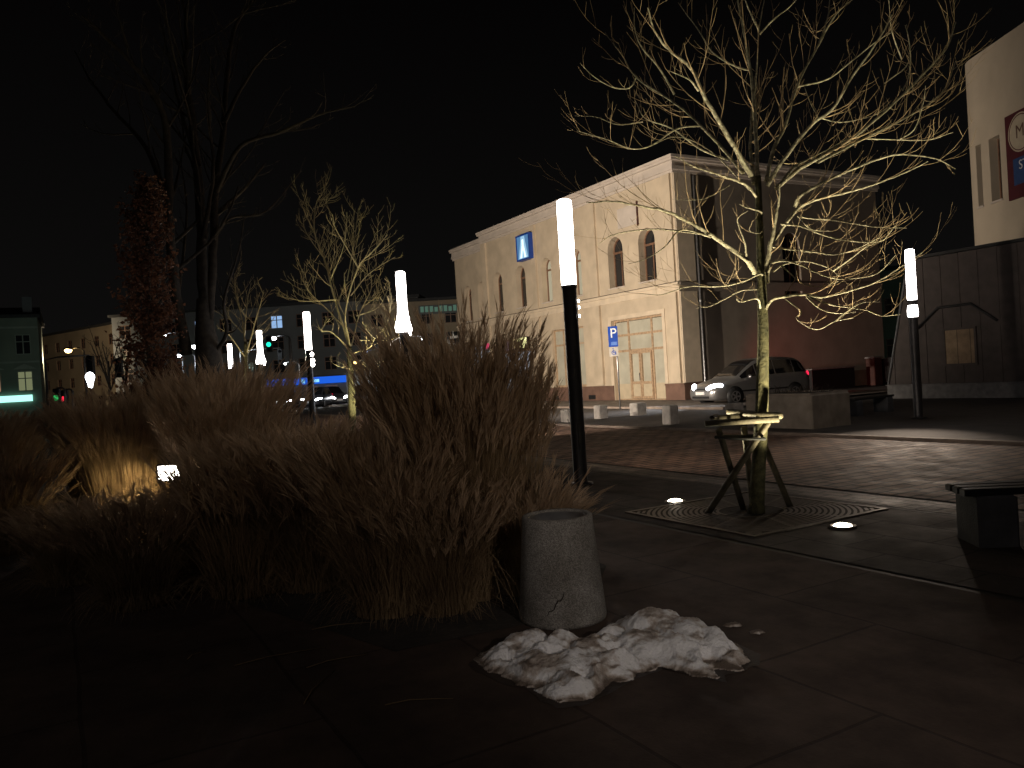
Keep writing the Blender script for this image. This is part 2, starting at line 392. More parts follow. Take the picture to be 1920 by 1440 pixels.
m_kerb = pm('kerb_stone', (.19, .15, .125), .75, .25, 4, .4, 50)
m_drain = pm('black_drain_line', (.012, .010, .009), .6, .3, 6)
struct('ground', sheet(-320, 320, -320, 320, -.06), pm('far_ground', (.03, .027, .024), .9, .3, .4))
struct('plaza_paving', sheet(-75, 30, -30, 4.98, 0), m_plaza)
struct('drain_strip', MB().box(-75, 30, 4.98, 5.07, -.05, -.006), m_drain)
struct('tree_strip_paving', sheet(-75, 30, 5.07, 7.2, 0), m_strip)
struct('drain_strip', MB().box(-75, 30, 7.2, 7.27, -.05, -.006), m_drain)
struct('cobble_band', sheet(-75, 30, 7.27, 7.74, 0), m_cob)
struct('drain_strip', MB().box(-75, 30, 7.74, 7.86, -.05, -.01), m_drain)
struct('brick_road', sheet(-75, 30, 7.86, 12.9, 0), m_road)
struct('kerb', MB().cbox(-75, 30, 12.9, 13.08, -.05, .055, .012), m_kerb)
struct('parking_lane', sheet(-75, 30, 13.08, 19.6, -.012), m_asph)
struct('kerb', MB().cbox(-75, -20.2, 19.6, 19.78, -.05, .07, .012), m_kerb)
struct('station_pavement', sheet(-75, -20.2, 19.78, 30, .055), m_walk)
struct('side_street', sheet(-20.2, 30, 19.6, 60, -.012), m_asph)
struct('far_road', sheet(-120, -45, -90, 4.9, -.012), m_asph) if False else None

# ------------------------------------------------------------------ station building
def station():
    t = thing('station_building', 'cream two-storey railway station with round-headed upper windows and heavy cornice', 'building', STN, PR)
    # fronts: main x in [-18.6, 0], lower wing x in [-22.9, -18.6] set back .25
    ups = [(-2.05, .6), (-4.45, .6), (-7.87, .46), (-10.83, .52), (-13.7, .56), (-16.5, .56)]
    wing = [(-18.98 - .0, .5), (-21.15, .5)]
    upz = (5.6, 8.05)
    door = rect(-5.1, -1.25, .0, 4.0); shopw = rect(-10.67, -7.56, .78, 3.97); shop = rect(-16.7, -13.0, .0, 3.84)
    holes = [arch(x, h, *upz) for x, h in ups]
    low = rect(-18.45, 0, 0, 10.1)
    MB().wall(low, holes + [door, shopw, shop], 0, .5).build('front_wall', MT['plaster'], t)
    wh = [arch(-19.15, .5, 5.5, 7.85), arch(-21.15, .5, 5.45, 7.8), rect(-21.9, -18.9, .4, 3.75)]
    MB().wall(rect(-22.9, -18.452, 0, 9.85), wh, .22, .5).build('wing_wall', MT['plaster'], t)
    MB().box(-18.45, -18.40, .001, .22, 0, 10.1).build('wing_return', MT['plaster'], t)
    # side wall with one tall window, far and back walls, roof
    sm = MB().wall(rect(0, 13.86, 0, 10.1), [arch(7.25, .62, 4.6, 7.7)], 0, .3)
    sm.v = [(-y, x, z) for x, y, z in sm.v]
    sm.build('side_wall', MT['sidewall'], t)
    w_ = MB().ring(arch(7.25, .62, 4.6, 7.7), arch(7.25, .54, 4.68, 7.62), .16, .24).box(7.215, 7.285, .17, .23, 4.68, 7.62)
    w_.v = [(-y, x, z) for x, y, z in w_.v]; wf = w_.build('window', MT['darkwood'], t)
    g_ = MB().prism(arch(7.25, .545, 4.67, 7.63), .19, .20); g_.v = [(-y, x, z) for x, y, z in g_.v]; g_.build('pane', MT['glass'], wf)
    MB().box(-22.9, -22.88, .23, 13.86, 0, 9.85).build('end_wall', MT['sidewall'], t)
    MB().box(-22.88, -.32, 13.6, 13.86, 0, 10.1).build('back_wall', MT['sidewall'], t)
    MB().add([(-18.4, -.3, 10.84), (.3, -.3, 10.84), (.3, 14.1, 10.84), (-18.4, 14.1, 10.84), (-16, 3, 11.3), (-2, 3, 11.3), (-2, 11, 11.3), (-16, 11, 11.3)],
             [(0, 1, 5, 4), (1, 2, 6, 5), (2, 3, 7, 6), (3, 0, 4, 7), (4, 5, 6, 7)]).build('roof', MT['roof'], t)
    MB().box(-23.1, -18.46, 0, 14.0, 10.52, 10.6).build('roof', MT['roof'], t)
    # cornices as stepped profiles
    def corn(x0, x1, y, z, mat):
        b = MB()
        for (o, za, zb) in ((.06, 0, .12), (.14, .12, .30), (.10, .30, .52), (.24, .52, .62), (.30, .62, .74)):
            b.box(x0, x1 + o, y - o, y + .02, z + za, z + zb)
        return b.build('cornice', mat, t)
    corn(-18.5, 0, 0, 10.1, MT['cornice']); corn(-23.1, -18.52, .22, 9.78, MT['cornice'])
    b = MB()
    for (o, za, zb) in ((.06, 0, .12), (.14, .12, .30), (.10, .30, .52), (.24, .52, .62), (.30, .62, .74)):
        b.box(-.02, o - .002, .021, 14.0, 10.1 + za, 10.1 + zb)
    b.build('cornice', MT['cornice'], t)
    # string course
    def cap(x0, x1, y): MB().box(x0, x1, y - .15, y + .01, 5.283, 5.305).build('shade_strip', MT['darkbark'], t)  # dark strip standing in for the shade line above the ledge
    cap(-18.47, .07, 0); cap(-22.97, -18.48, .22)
    def band(x0, x1, y): return MB().box(x0, x1, y - .05, y + .01, 4.86, 5.14).box(x0, x1, y - .13, y + .01, 5.142, 5.22).box(x0, x1, y - .09, y + .01, 5.222, 5.28)
    band(-18.47, .05, 0).build('string_course', MT['plaster_lt'], t)
    band(-22.95, -18.48, .22).build('string_course', MT['plaster_lt'], t)
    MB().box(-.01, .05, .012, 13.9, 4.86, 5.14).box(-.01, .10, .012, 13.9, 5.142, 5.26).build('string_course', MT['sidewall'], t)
    # pilasters
    for x0, x1 in ((-.75, -.12), (-6.65, -5.9), (-12.25, -11.75), (-18.4, -17.75)):
        MB().box(x0, x1, -.12, .01, .82, 4.855).box(x0 + .02, x1 - .02, -.10, .01, 5.31, 10.095).build('pilaster', MT['plaster'], t)
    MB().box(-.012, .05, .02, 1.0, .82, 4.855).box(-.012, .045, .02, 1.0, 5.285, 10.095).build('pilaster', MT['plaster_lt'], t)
    # plinth split round the openings
    for x0, x1 in ((-1.22, .07), (-12.97, -5.13), (-18.4, -16.75)):
        MB().box(x0, x1, -.08, .012, 0, .72).box(x0, x1, -.11, .012, .72, .79 if x0 < -12 else .80).build('plinth', MT['plinth'], t)
    MB().box(-.012, .07, .013, 13.9, 0, .80).build('plinth', MT['plinth'], t)
    for x in (-10.5, -7.0): MB().box(x - .3, x + .3, -.095, -.078, .12, .34).build('vent_grille', MT['black'], t)
    # door and window surrounds
    MB().ring(rect(-5.33, -1.05, .0, 4.2), rect(-5.1, -1.25, .001, 4.0), -.035, .005).build('door_surround', MT['plaster_lt'], t)
    # upper windows
    for i, (x, h) in enumerate(ups + [(-19.15, .5), (-21.15, .5)]):
        y = .30 if i < 6 else .52
        z0, z1 = upz if i < 6 else (5.5 if i == 6 else 5.45, 7.85 if i == 6 else 7.8)
        o, n_ = arch(x, h + .01, z0, z1 + .01), arch(x, h - .08, z0 + .08, z1 - .08)
        f = MB().ring(o, n_, y + .06, y + .14)
        zs = z1 - h - .12
        f.box(x - h + .07, x + h - .07, y + .065, y + .13, zs - .05, zs + .05)
        if i < 2 or i >= 4: f.box(x - .035, x + .035, y + .07, y + .125, z0 + .08, zs - .05)
        wf = f.build('window', MT['darkwood'], t)
        MB().prism(arch(x, h - .075, z0 + .07, z1 - .075), y + .1, y + .105).build('pane', E_WIN if i in (2, 3) else MT['glass'], wf)
        MB().box(x - h - .06, x + h + .06, y - .36, y + .06, z0 - .07, z0 - .005).build('sill', MT['cornice'], wf)
    # main door glazing
    d = MB().ring(rect(-5.1, -1.25, .02, 4.0), rect(-5.0, -1.35, .1, 3.9), .16, .26)
    for x in (-4.0, -2.25): d.box(x - .06, x + .06, .165, .255, .1, 3.9)
    for z in (3.23, 2.46): d.box(-4.999, -1.351, .17, .25, z - .055, z + .055)
    dw = d.build('entrance_glazing', MT['wood'], t)
    MB().box(-4.98, -1.37, .205, .215, .85, 3.88).build('pane', MT['curtain'], dw)
    for x0, x1 in ((-4.98, -4.07), (-2.18, -1.37)): MB().box(x0, x1, .19, .23, .11, .85).build('lower_panel', MT['panel'], dw)
    lf = MB()
    for x0, x1 in ((-3.93, -3.17), (-3.15, -2.32)):
        lf.ring(rect(x0, x1, .12, 2.40), rect(x0 + .09, x1 - .09, .24, 2.29), .12, .2).box(x0 + .09, x1 - .09, .13, .19, .82, .95)
    door_o = lf.build('door', MT['wood'], t)
    for x0, x1 in ((-3.84, -3.26), (-3.06, -2.41)): MB().box(x0, x1, .15, .17, .24, .82).build('lower_panel', MT['panel'], door_o)
    MB().box(-3.24, -3.21, .07, .10, 1.0, 1.35).build('handle', MT['galv'], door_o)
    MB().box(-5.1, -1.25, -.02, .3, .0, .05).build('threshold', MT['black'], t)
    # curtained window
    f = MB().ring(rect(-10.67, -7.56, .78, 3.97), rect(-10.57, -7.66, .9, 3.88), .17, .26)
    for x in (-9.75, -8.35): f.box(x - .05, x + .05, .175, .25, .9, 3.88)
    f.box(-10.57, -7.66, .18, .245, 3.05, 3.15)
    sw = f.build('window', MT['wood'], t)
    MB().box(-10.58, -7.65, .205, .215, .89, 3.89).build('pane', MT['curtain'], sw)
    # shop front
    f = MB().ring(rect(-16.7, -13.0, .02, 3.84), rect(-16.6, -13.1, .1, 3.74), .16, .25)
    for x in (-15.0, -13.95): f.box(x - .05, x + .05, .165, .24, .1, 3.1)
    f.box(-16.6, -13.1, .17, .235, 3.0, 3.12)
    sf = f.build('shop_front', MT['darkwood'], t)
    MB().box(-16.59, -13.11, .205, .215, .5, 3.0).build('pane', E_SHOP, sf)
    MB().box(-16.59, -15.0, .195, .2, 3.13, 3.73).build('poster', E_POSTER, sf)
    MB().box(-16.5, -13.2, .19, .2, .12, .5).build('lower_panel', MT['black'], sf)
    f = MB().ring(rect(-21.9, -18.9, .4, 3.75), rect(-21.8, -19.0, .5, 3.65), .38, .46).box(-20.45, -20.35, .385, .45, .5, 3.65)
    wf = f.build('window', MT['darkwood'], t)
    MB().box(-21.79, -19.01, .42, .43, .51, 3.64).build('pane', E_SHOP, wf)
    MB().box(-4.05, -2.6, -.05, -.003, 8.35, 9.3).build('blank_panel', MT['cornice'], t)
    MB().box(-2.58, -2.5, -.06, -.003, 8.25, 9.4).build('red_edge', MT['redpost'], t)
    # downpipe
    MB().tube([(.10, 1.12, 10.0), (.10, 1.12, .3), (.18, 1.12, .12)], .055, 10).build('downpipe', MT['galv'], t, True)
    for z in (1.3, 4.4, 7.4): MB().lathe([(.075, -.03), (.075, .03)], 10, (.10, 1.12, z)).build('pipe_bracket', MT['galv'], t)
    return t
station()
def stn(x, y, z): return STN + Vector((x * math.cos(PR) - y * math.sin(PR), x * math.sin(PR) + y * math.cos(PR), z))
# signs on the station
t = thing('light_box_sign', 'square blue backlit sign with white tapering figure high on the station front', 'sign', stn(-12.65, 0, 8.95), PR)
MB().ring(rect(-.74, .74, -.74, .74), rect(-.66, .66, -.66, .66), -.36, -.004).box(-.66, .66, -.05, -.006, -.66, .66).build('casing', MT['blue'], t)
MB().box(-.655, .655, -.33, -.30, -.655, .655).build('lit_panel', E_LBOX, t)
MB().prism([(-.34, -.6), (-.13, -.6), (-.05, -.2), (.05, -.2), (.13, -.6), (.34, -.6), (.12, .1), (.1, .45), (-.1, .45), (-.12, .1)], -.345, -.333).build('white_figure', E_LBOXW, t)
MB().prism([(-.52, -.62), (.52, -.62), (.3, .2), (.2, .64), (-.2, .64), (-.3, .2)], -.3325, -.3305).build('pale_glow', E_LBOXM, t)
t = thing('shop_sign', 'small glowing yellow shop sign above the station shop door', 'sign', stn(-14.0, 0, 3.5), PR)
MB().cbox(-.85, .85, -.16, -.02, -.33, .34, .03).build('casing', MT['black'], t)
MB().box(-.2, .83, -.18, -.162, -.3, .3).build('lit_panel', E_YEL, t)
MB().box(-.82, -.22, -.178, -.162, -.3, .3).build('side_panel', em('dim_yellow_panel', (.85, .62, .30), .45), t)
t = thing('shop_sign', 'small red and white lit sign behind the grass plumes on the station wing', 'sign', stn(-18.2, 0, 3.45), PR)
MB().cbox(-.32, .32, -.12, -.005, -.3, .32, .02).build('casing', MT['black'], t)
MB().box(-.3, .3, -.14, -.122, -.05, .3).build('lit_panel', E_PINK, t)
MB().box(-.3, .3, -.14, -.122, -.28, -.06).build('lower_panel', E_SHOP, t)
t = thing('wall_sign', 'small round wall sign with dark ring beside the station shop front', 'sign', stn(-12.45, 0, 2.82), PR)
q = [(.22 * math.cos(2 * PI * i / 20), .22 * math.sin(2 * PI * i / 20)) for i in range(20)]
MB().ring(q, [(x * .62, z * .62) for x, z in q], -.11, -.06).build('dark_ring', MT['black'], t)
MB().prism([(x * .62, z * .62) for x, z in q], -.1, -.065).build('white_disc', MT['white'], t)
MB().box(-.03, .03, -.062, -.002, -.05, .05).build('bracket', MT['galv'], t)
t = thing('notice_board', 'pale notice plate on the station wall under the round sign', 'notice', stn(-11.85, 0, 2.25), PR)
MB().cbox(-.36, .36, -.09, -.057, -.34, .3, .01).build('board', MT['plaster_lt'], t)
MB().box(-.28, .28, -.096, -.0905, -.26, .2).build('paper', MT['cream'], t)
t = thing('projecting_sign', 'dark projecting sign with a pale cross at the station far end', 'sign', stn(-22.0, 0, 4.45), PR)
MB().box(-.02, .02, -1.05, .2, .34, .38).build('bracket', MT['black'], t)
MB().box(-.55, .55, -.6, -.5, -.38, .36).build('board', MT['black'], t)
MB().box(-.62, .62, -.64, -.605, -.08, .08).box(-.08, .08, -.66, -.641, -.55, .42).build('pale_cross', MT['white'], t)

# ------------------------------------------------------------------ buildings on the right
AR = PR
AN = gnd(1668, 747)                      # near-left foot of the boarded annex
t = thing('boarded_annex', 'low dark boarded annex with a walled-up square window, right of the street', 'building', AN, PR)
mb = MB()
H_A = 4.62
prof = [(0, .48), (14, .48), (14, H_A), (1.0, H_A - .02)]
mb.prism(prof, 0, 7)
for i in range(23):
    x = .25 + i * .6
    zt = H_A - .03 if x > 1.0 else .48 + (x / 1.0) * (H_A - .6)
    mb.box(x - .022, x + .022, -.022, .001, .49, zt)
mb.build('boarding', MT['board'], t)
MB().box(.02, 14, -.12, 6.9, 0, .45).box(.0, 14, -.17, 6.9, .45, .478).build('base_wall', MT['concrete_dk'], t)
MB().tube([(0, -.03, .49), (.98, -.03, H_A)], .03, 6).build('edge_trim', MT['galv'], t)
MB().box(.95, 14.05, -.08, 7.05, H_A + .001, H_A + .09).build('roof', MT['roof'], t)
MB().ring(rect(2.06, 3.14, 1.04, 2.24), rect(2.13, 3.07, 1.1, 2.17), -.06, .002).build('window_frame', MT['board'], t)
MB().box(2.13, 3.07, -.035, .003, 1.1, 2.17).build('brick_infill', MT['brick'], t)
MB().tube([(1.2, -.05, 2.32), (1.95, -.05, 2.93), (3.03, -.05, 2.95), (3.81, -.05, 2.35)], .045, 8).build('cable_duct', MT['black'], t, True)

def white_block():
    X = 16.85; y0, y1 = 12.0, 29.6; rad = 1.25; zt = 11.75
    t = thing('white_building', 'tall off-white building with rounded corner and slit windows at the right edge', 'building', (X, y1, 0), 0)
    # local: x to the right, y away; west face at x=0
    wins = [(-1.58, -1.27), (-2.66, -2.05), (-9.2, -8.2), (-11, -10)]
    m = MB().wall(rect(-17.6, -rad, 0, zt), [rect(a, b, 6.53, 8.67) for a, b in wins], 0, .42)
    m.v = [(y, x, z) for x, y, z in m.v]
    n = 10
    cs = [(rad - rad * math.cos(PI / 2 * i / n), -rad + rad * math.sin(PI / 2 * i / n)) for i in range(n + 1)]
    m.add([(x, y, z) for x, y in cs for z in (0, zt)], [(2 * i, 2 * i + 2, 2 * i + 3, 2 * i + 1) for i in range(n)])
    m.add([(rad, 0, 0), (9, 0, 0), (9, 0, zt), (rad, 0, zt)], [(0, 1, 2, 3)])
    m.build('wall', MT['whitewall'], t)
    MB().add([(x, y, zt - .01) for x, y in cs] + [(9, 0, zt - .01), (9, -17.6, zt - .01), (0, -17.6, zt - .01)], [tuple(range(n + 4))]).build('roof', MT['roof'], t)
    for a, b in wins:
        f = MB().ring(rect(a, b, 6.53, 8.67), rect(a + .05, b - .05, 6.58, 8.62), .3, .38); f.v = [(y, x, z) for x, y, z in f.v]
        wf = f.build('window', MT['darkwood'], t)
        g = MB().box(a + .05, b - .05, .33, .34, 6.58, 8.62); g.v = [(y, x, z) for x, y, z in g.v]; g.build('pane', MT['glass'], wf)
        s = MB().box(a - .03, b + .03, -.05, .3, 6.46, 6.528); s.v = [(y, x, z) for x, y, z in s.v]; s.build('sill', MT['cornice'], wf)
    return t
white_block()
t = thing('banner', 'maroon wall banner with a cream round emblem and blue panel on the white building', 'banner', (16.84, 25.08, 7.7), -PI / 2)
# local x runs towards the camera, -y out of the wall
MB().box(-1.37, 1.38, -.10, -.015, -1.37, 1.38).build('panel', MT['maroon'], t)
q = [(.62 * math.cos(2 * PI * i / 28) - .59, .62 * math.sin(2 * PI * i / 28) + .68) for i in range(28)]
MB().prism(q, -.115, -.101).build('emblem', MT['cream'], t)
sc_ = lambda k, q: [((x + .59) * k - .59, (z - .68) * k + .68) for x, z in q]
MB().ring(sc_(.93, q), sc_(.88, q), -.119, -.1152).build('emblem_ring', MT['maroon'], t)
shift(text_mb('M', .6, .003), -.6, -.119, .7).build('emblem_letter', MT['plinth'], t)
MB().box(-1.03, 1.2, -.114, -.101, -.95, -.1).build('blue_panel', MT['navy'], t)
shift(text_mb('ST', .42, .003), -.52, -.118, -.36).build('lettering', MT['white'], t)

# dark low things by the side wall of the station
t = thing('low_wall', 'low dark wall behind the silver car along the station side', 'wall', stn(.5, 7.2, 0), PR)
MB().cbox(0, .35, 0, 3.1, 0, .98, .02).build('wall_body', MT['black'], t)
MB().box(-.03, .38, -.03, 3.13, .981, 1.04).build('coping', MT['concrete_dk'], t)
t = thing('gate_post', 'red lit square post beside the dark container', 'post', stn(.55, 11.55, 0), PR)
MB().cbox(0, .5, 0, .62, 0, 1.36, .03).build('shaft', MT['redpost'], t); MB().cbox(-.04, .54, -.04, .66, 1.361, 1.44, .02).build('cap', MT['concrete_dk'], t)
t = thing('waste_container', 'dark waste container with sloped lid beside the red lit post', 'container', stn(.6, 12.4, 0), PR)
MB().prism([(.08, .12), (1.32, .12), (1.4, 1.15), (0, 1.15)], 0, 1.1).build('bin_body', MT['black'], t)
MB().prism([(-.03, 1.152), (1.43, 1.152), (1.43, 1.22), (.7, 1.36), (-.03, 1.24)], -.03, 1.13).build('lid', MT['black'], t)
wb = MB()
for x in (.2, 1.2):
    for y in (.15, .95): wb.lathe([(.02, 0), (.06, .02), (.06, .1), (.02, .12)], 8, (x, y, 0))
wb.build('castors', MT['rubber'], t)

# ------------------------------------------------------------------ lamp columns
def lamp_column(loc, label, spots):
    t = thing('lamp_column', label, 'street lamp', loc, PR, 'lit tube lamp columns')
    MB().lathe([(.0, .0), (.17, .0), (.17, .025), (.105, .03), (.098, .05), (.098, 2.70), (.108, 2.72), (.108, 2.76), (.0, 2.765)], 20).build('pole', MT['metal'], t, True)
    MB().lathe([(.0, 2.764), (.100, 2.766), (.104, 2.8), (.104, 3.88), (.098, 3.93), (.06, 3.95), (.0, 3.952)], 24).build('light_tube', E_TUBE, t, True)
    MB().box(.06, .085, -.055, .055, .5, .85).build('service_hatch', MT['black'], t)
    for (az, z, r) in spots:
        a = R(az); d = Vector((math.cos(a), math.sin(a), 0))
        h = MB().tube([d * .085 + Vector((0, 0, z)), d * (.10 + r * .5) + Vector((0, 0, z))], r * 1.1, 12)
        h.build('spotlight', MT['metal'], t, True)
        e0 = d * (.102 + r * .5) + Vector((0, 0, z)); MB().sphere(e0, r * .98, 12).build('spot_lens', E_SPOT, t, True)
    return t
def az_to_cam(p):
    d = Vector((0, 0, 0)) - Vector((p[0], p[1], 0)); d = Matrix.Rotation(-PR, 3, 'Z') @ d
    return math.degrees(math.atan2(d.y, d.x))
L1 = gnd(1091, 905); L1.z = 0
LP = [((.87, 11.08), 'tall lamp column rising between the grass and the young tree', 'side', 0),
      ((-2.25, 17.2), 'lamp column with glare-shaped bright foot of tube, left of the station', 'cam', 0),
      ((-6.25, 24.9), 'lamp column with two small lenses on a dark pole, in front of the blue shop strip', 'side2', 0),
      ((-9.75, 31.3), 'far lamp column with a glare-shaped bright base, right of the smallest lit tree trunk', 'cam', 0),
      ((-13.45, 38.5), 'farthest lamp column, smallest in the row beside the big dark tree', 'none', 0),
      ((9.45, 18.7), 'lamp column with a glowing round spot under its tube, before the boarded annex', 'globe', 0)]
for (p, lab, kind, _) in LP:
    a = az_to_cam(p)
    sp = []
    if kind == 'side': sp = [(62, 2.45, .022), (62, 2.54, .022), (62, 2.33, .022)]
    if kind == 'cam': sp = [(a + 75, 2.60, .04)]
    if kind == 'side2': sp = [(a + 40, 2.62, .065), (a + 42, 2.42, .075), (a + 40, 2.30, .075)]
    t = lamp_column((p[0], p[1], 0), lab, sp)
    if kind == 'cam':
        MB().lathe([(.1045, 3.2), (.115, 3.05), (.14, 2.92), (.175, 2.80), (.19, 2.72), (.175, 2.65), (.0, 2.63)], 24).build('glare_bell', E_TUBE, t, True)  # added glowing bell in the shape of the lamp's glare
    if kind == 'globe':
        MB().lathe([(.0, 2.30), (.07, 2.31), (.115, 2.40), (.118, 2.52), (.10, 2.64), (.06, 2.70), (.0, 2.71)], 20).build('globe_light', E_TUBE, t, True)

# ------------------------------------------------------------------ trees
def bez(pts, n=4):
    """Catmull-Rom through the points"""
    P = [Vector(p) for p in pts]; P = [P[0] * 2 - P[1]] + P + [P[-1] * 2 - P[-2]]; out = []
    for i in range(1, len(P) - 2):
        for k in range(n):
            s = k / n; a, b, c, d = P[i - 1], P[i], P[i + 1], P[i + 2]
            out.append(.5 * ((2 * b) + (c - a) * s + (2 * a - 5 * b + 4 * c - d) * s * s + (3 * b - a - 3 * c + d) * s ** 3))
    out.append(P[-2]); return out
def rnd(a, b): return random.uniform(a, b)
def grow(mb, tw, pts, r0, r1, level, maxlev, dens, lenk, lift=.25, minr=.003, spread=(28, 62), t0=.2, flat=.2, maxlen=1.3):
    """tube along pts, then side shoots along it"""
    m = len(pts)
    rad = [r0 + (r1 - r0) * i / (m - 1) for i in range(m)]
    (tw if level else mb).tube(pts, rad, 7 if r0 > .03 else (5 if r0 > .010 else 3), False)
    if level >= maxlev: return
    L = sum((pts[i + 1] - pts[i]).length for i in range(m - 1))
    n = max(1, int(L * dens[level] + rnd(0, 1)))
    for k in range(n):
        s = t0 + (1 - t0) * (k + rnd(.1, .9)) / n
        i = min(m - 2, int(s * (m - 1))); f = s * (m - 1) - i
        p = pts[i].lerp(pts[i + 1], f); t = (pts[i + 1] - pts[i]).normalized()
        ax = Vector((rnd(-1, 1), rnd(-1, 1), rnd(-1, 1))); ax = (ax - t * ax.dot(t)).normalized()
        d = (Matrix.Rotation(R(rnd(*spread)), 3, ax) @ t)
        d.z *= flat if d.z < 0 else 1
        d = d.normalized()
        ln = min(L * lenk * rnd(.4, 1.15) * (1.15 - .5 * s), rnd(.7, 1.3) * maxlen)
        ln = max(ln, .12)
        rs = max(minr, (r0 + (r1 - r0) * s) * rnd(.28, .44))
        q = [p]; nn = 5 if level < maxlev - 1 else 4
        for j in range(nn):
            d = (d + Vector((rnd(-.14, .14), rnd(-.14, .14), rnd(-.10, .13) + lift * .4))).normalized()
            q.append(q[-1] + d * ln / nn)
        grow(mb, tw, q, rs, max(minr * .6, rs * .35), level + 1, maxlev, dens, lenk, lift, minr, spread, .15, flat, maxlen * .45)

def px_limb(src, pts): return [src(*p) for p in pts]
def tree_from_px(name, label, limbs, trunk, Y0, r_trunk, rl, twigmat, barkmat, maxlev=2, dens=(3.4, 5.0), lenk=.42, minr=.003, dz=1.5, group=None, seed=1, lift=.25, foot=None, taper=.35, maxlen=1.3, rk=1.0, shootmat=None):
    random.seed(seed)
    base = foot or dep(*trunk[0], Y0); base.z = 0
    t = thing(name, label, 'tree', base, 0, group)
    tp = [dep(x, y, Y0) - base for x, y in trunk]; tp[0].z = -.02
    tp = bez(tp, 4)
    m = len(tp)
    MB().tube(tp, [r_trunk * (1.25 if i == 0 else 1 - taper * i / (m - 1)) for i in range(m)], 12).build('trunk', barkmat, t, True)
    cr = MB(); tw = MB()
    for lim in limbs:
        pts, r0 = lim[0], lim[1]
        off = lim[2] if len(lim) > 2 else rnd(-dz, dz)
        o0 = lim[3] if len(lim) > 3 else 0
        n = len(pts)
        P = [dep(x, y, Y0 + o0 + (off - o0) * (i / (n - 1))) - base for i, (x, y) in enumerate(pts)]
        Q = bez(P, 5); jit = r0 * .13
        Q = [Q[0]] + [p + Vector((rnd(-jit, jit), rnd(-jit, jit), rnd(-jit, jit))) for p in Q[1:]]
        grow(cr, tw, Q, r0 * rk, max(minr, r0 * .16), 0, maxlev, dens, lenk, lift, minr, maxlen=maxlen)
    cr.build('crown', twigmat, t, True, fix=False)
    tw.build('twigs', shootmat or twigmat, t, True, fix=False)
    return t
A = lambda x, y: (1040 + x * .4585, y * .4585)       # three enlarged views the limbs were measured in
B = lambda x, y: (1240 + x * .25, 260 + y * .25)
C2 = lambda x, y: (1040 + x * .2361, y * .2361)
D = lambda x, y: (1400 + x * .2361, y * .2361)
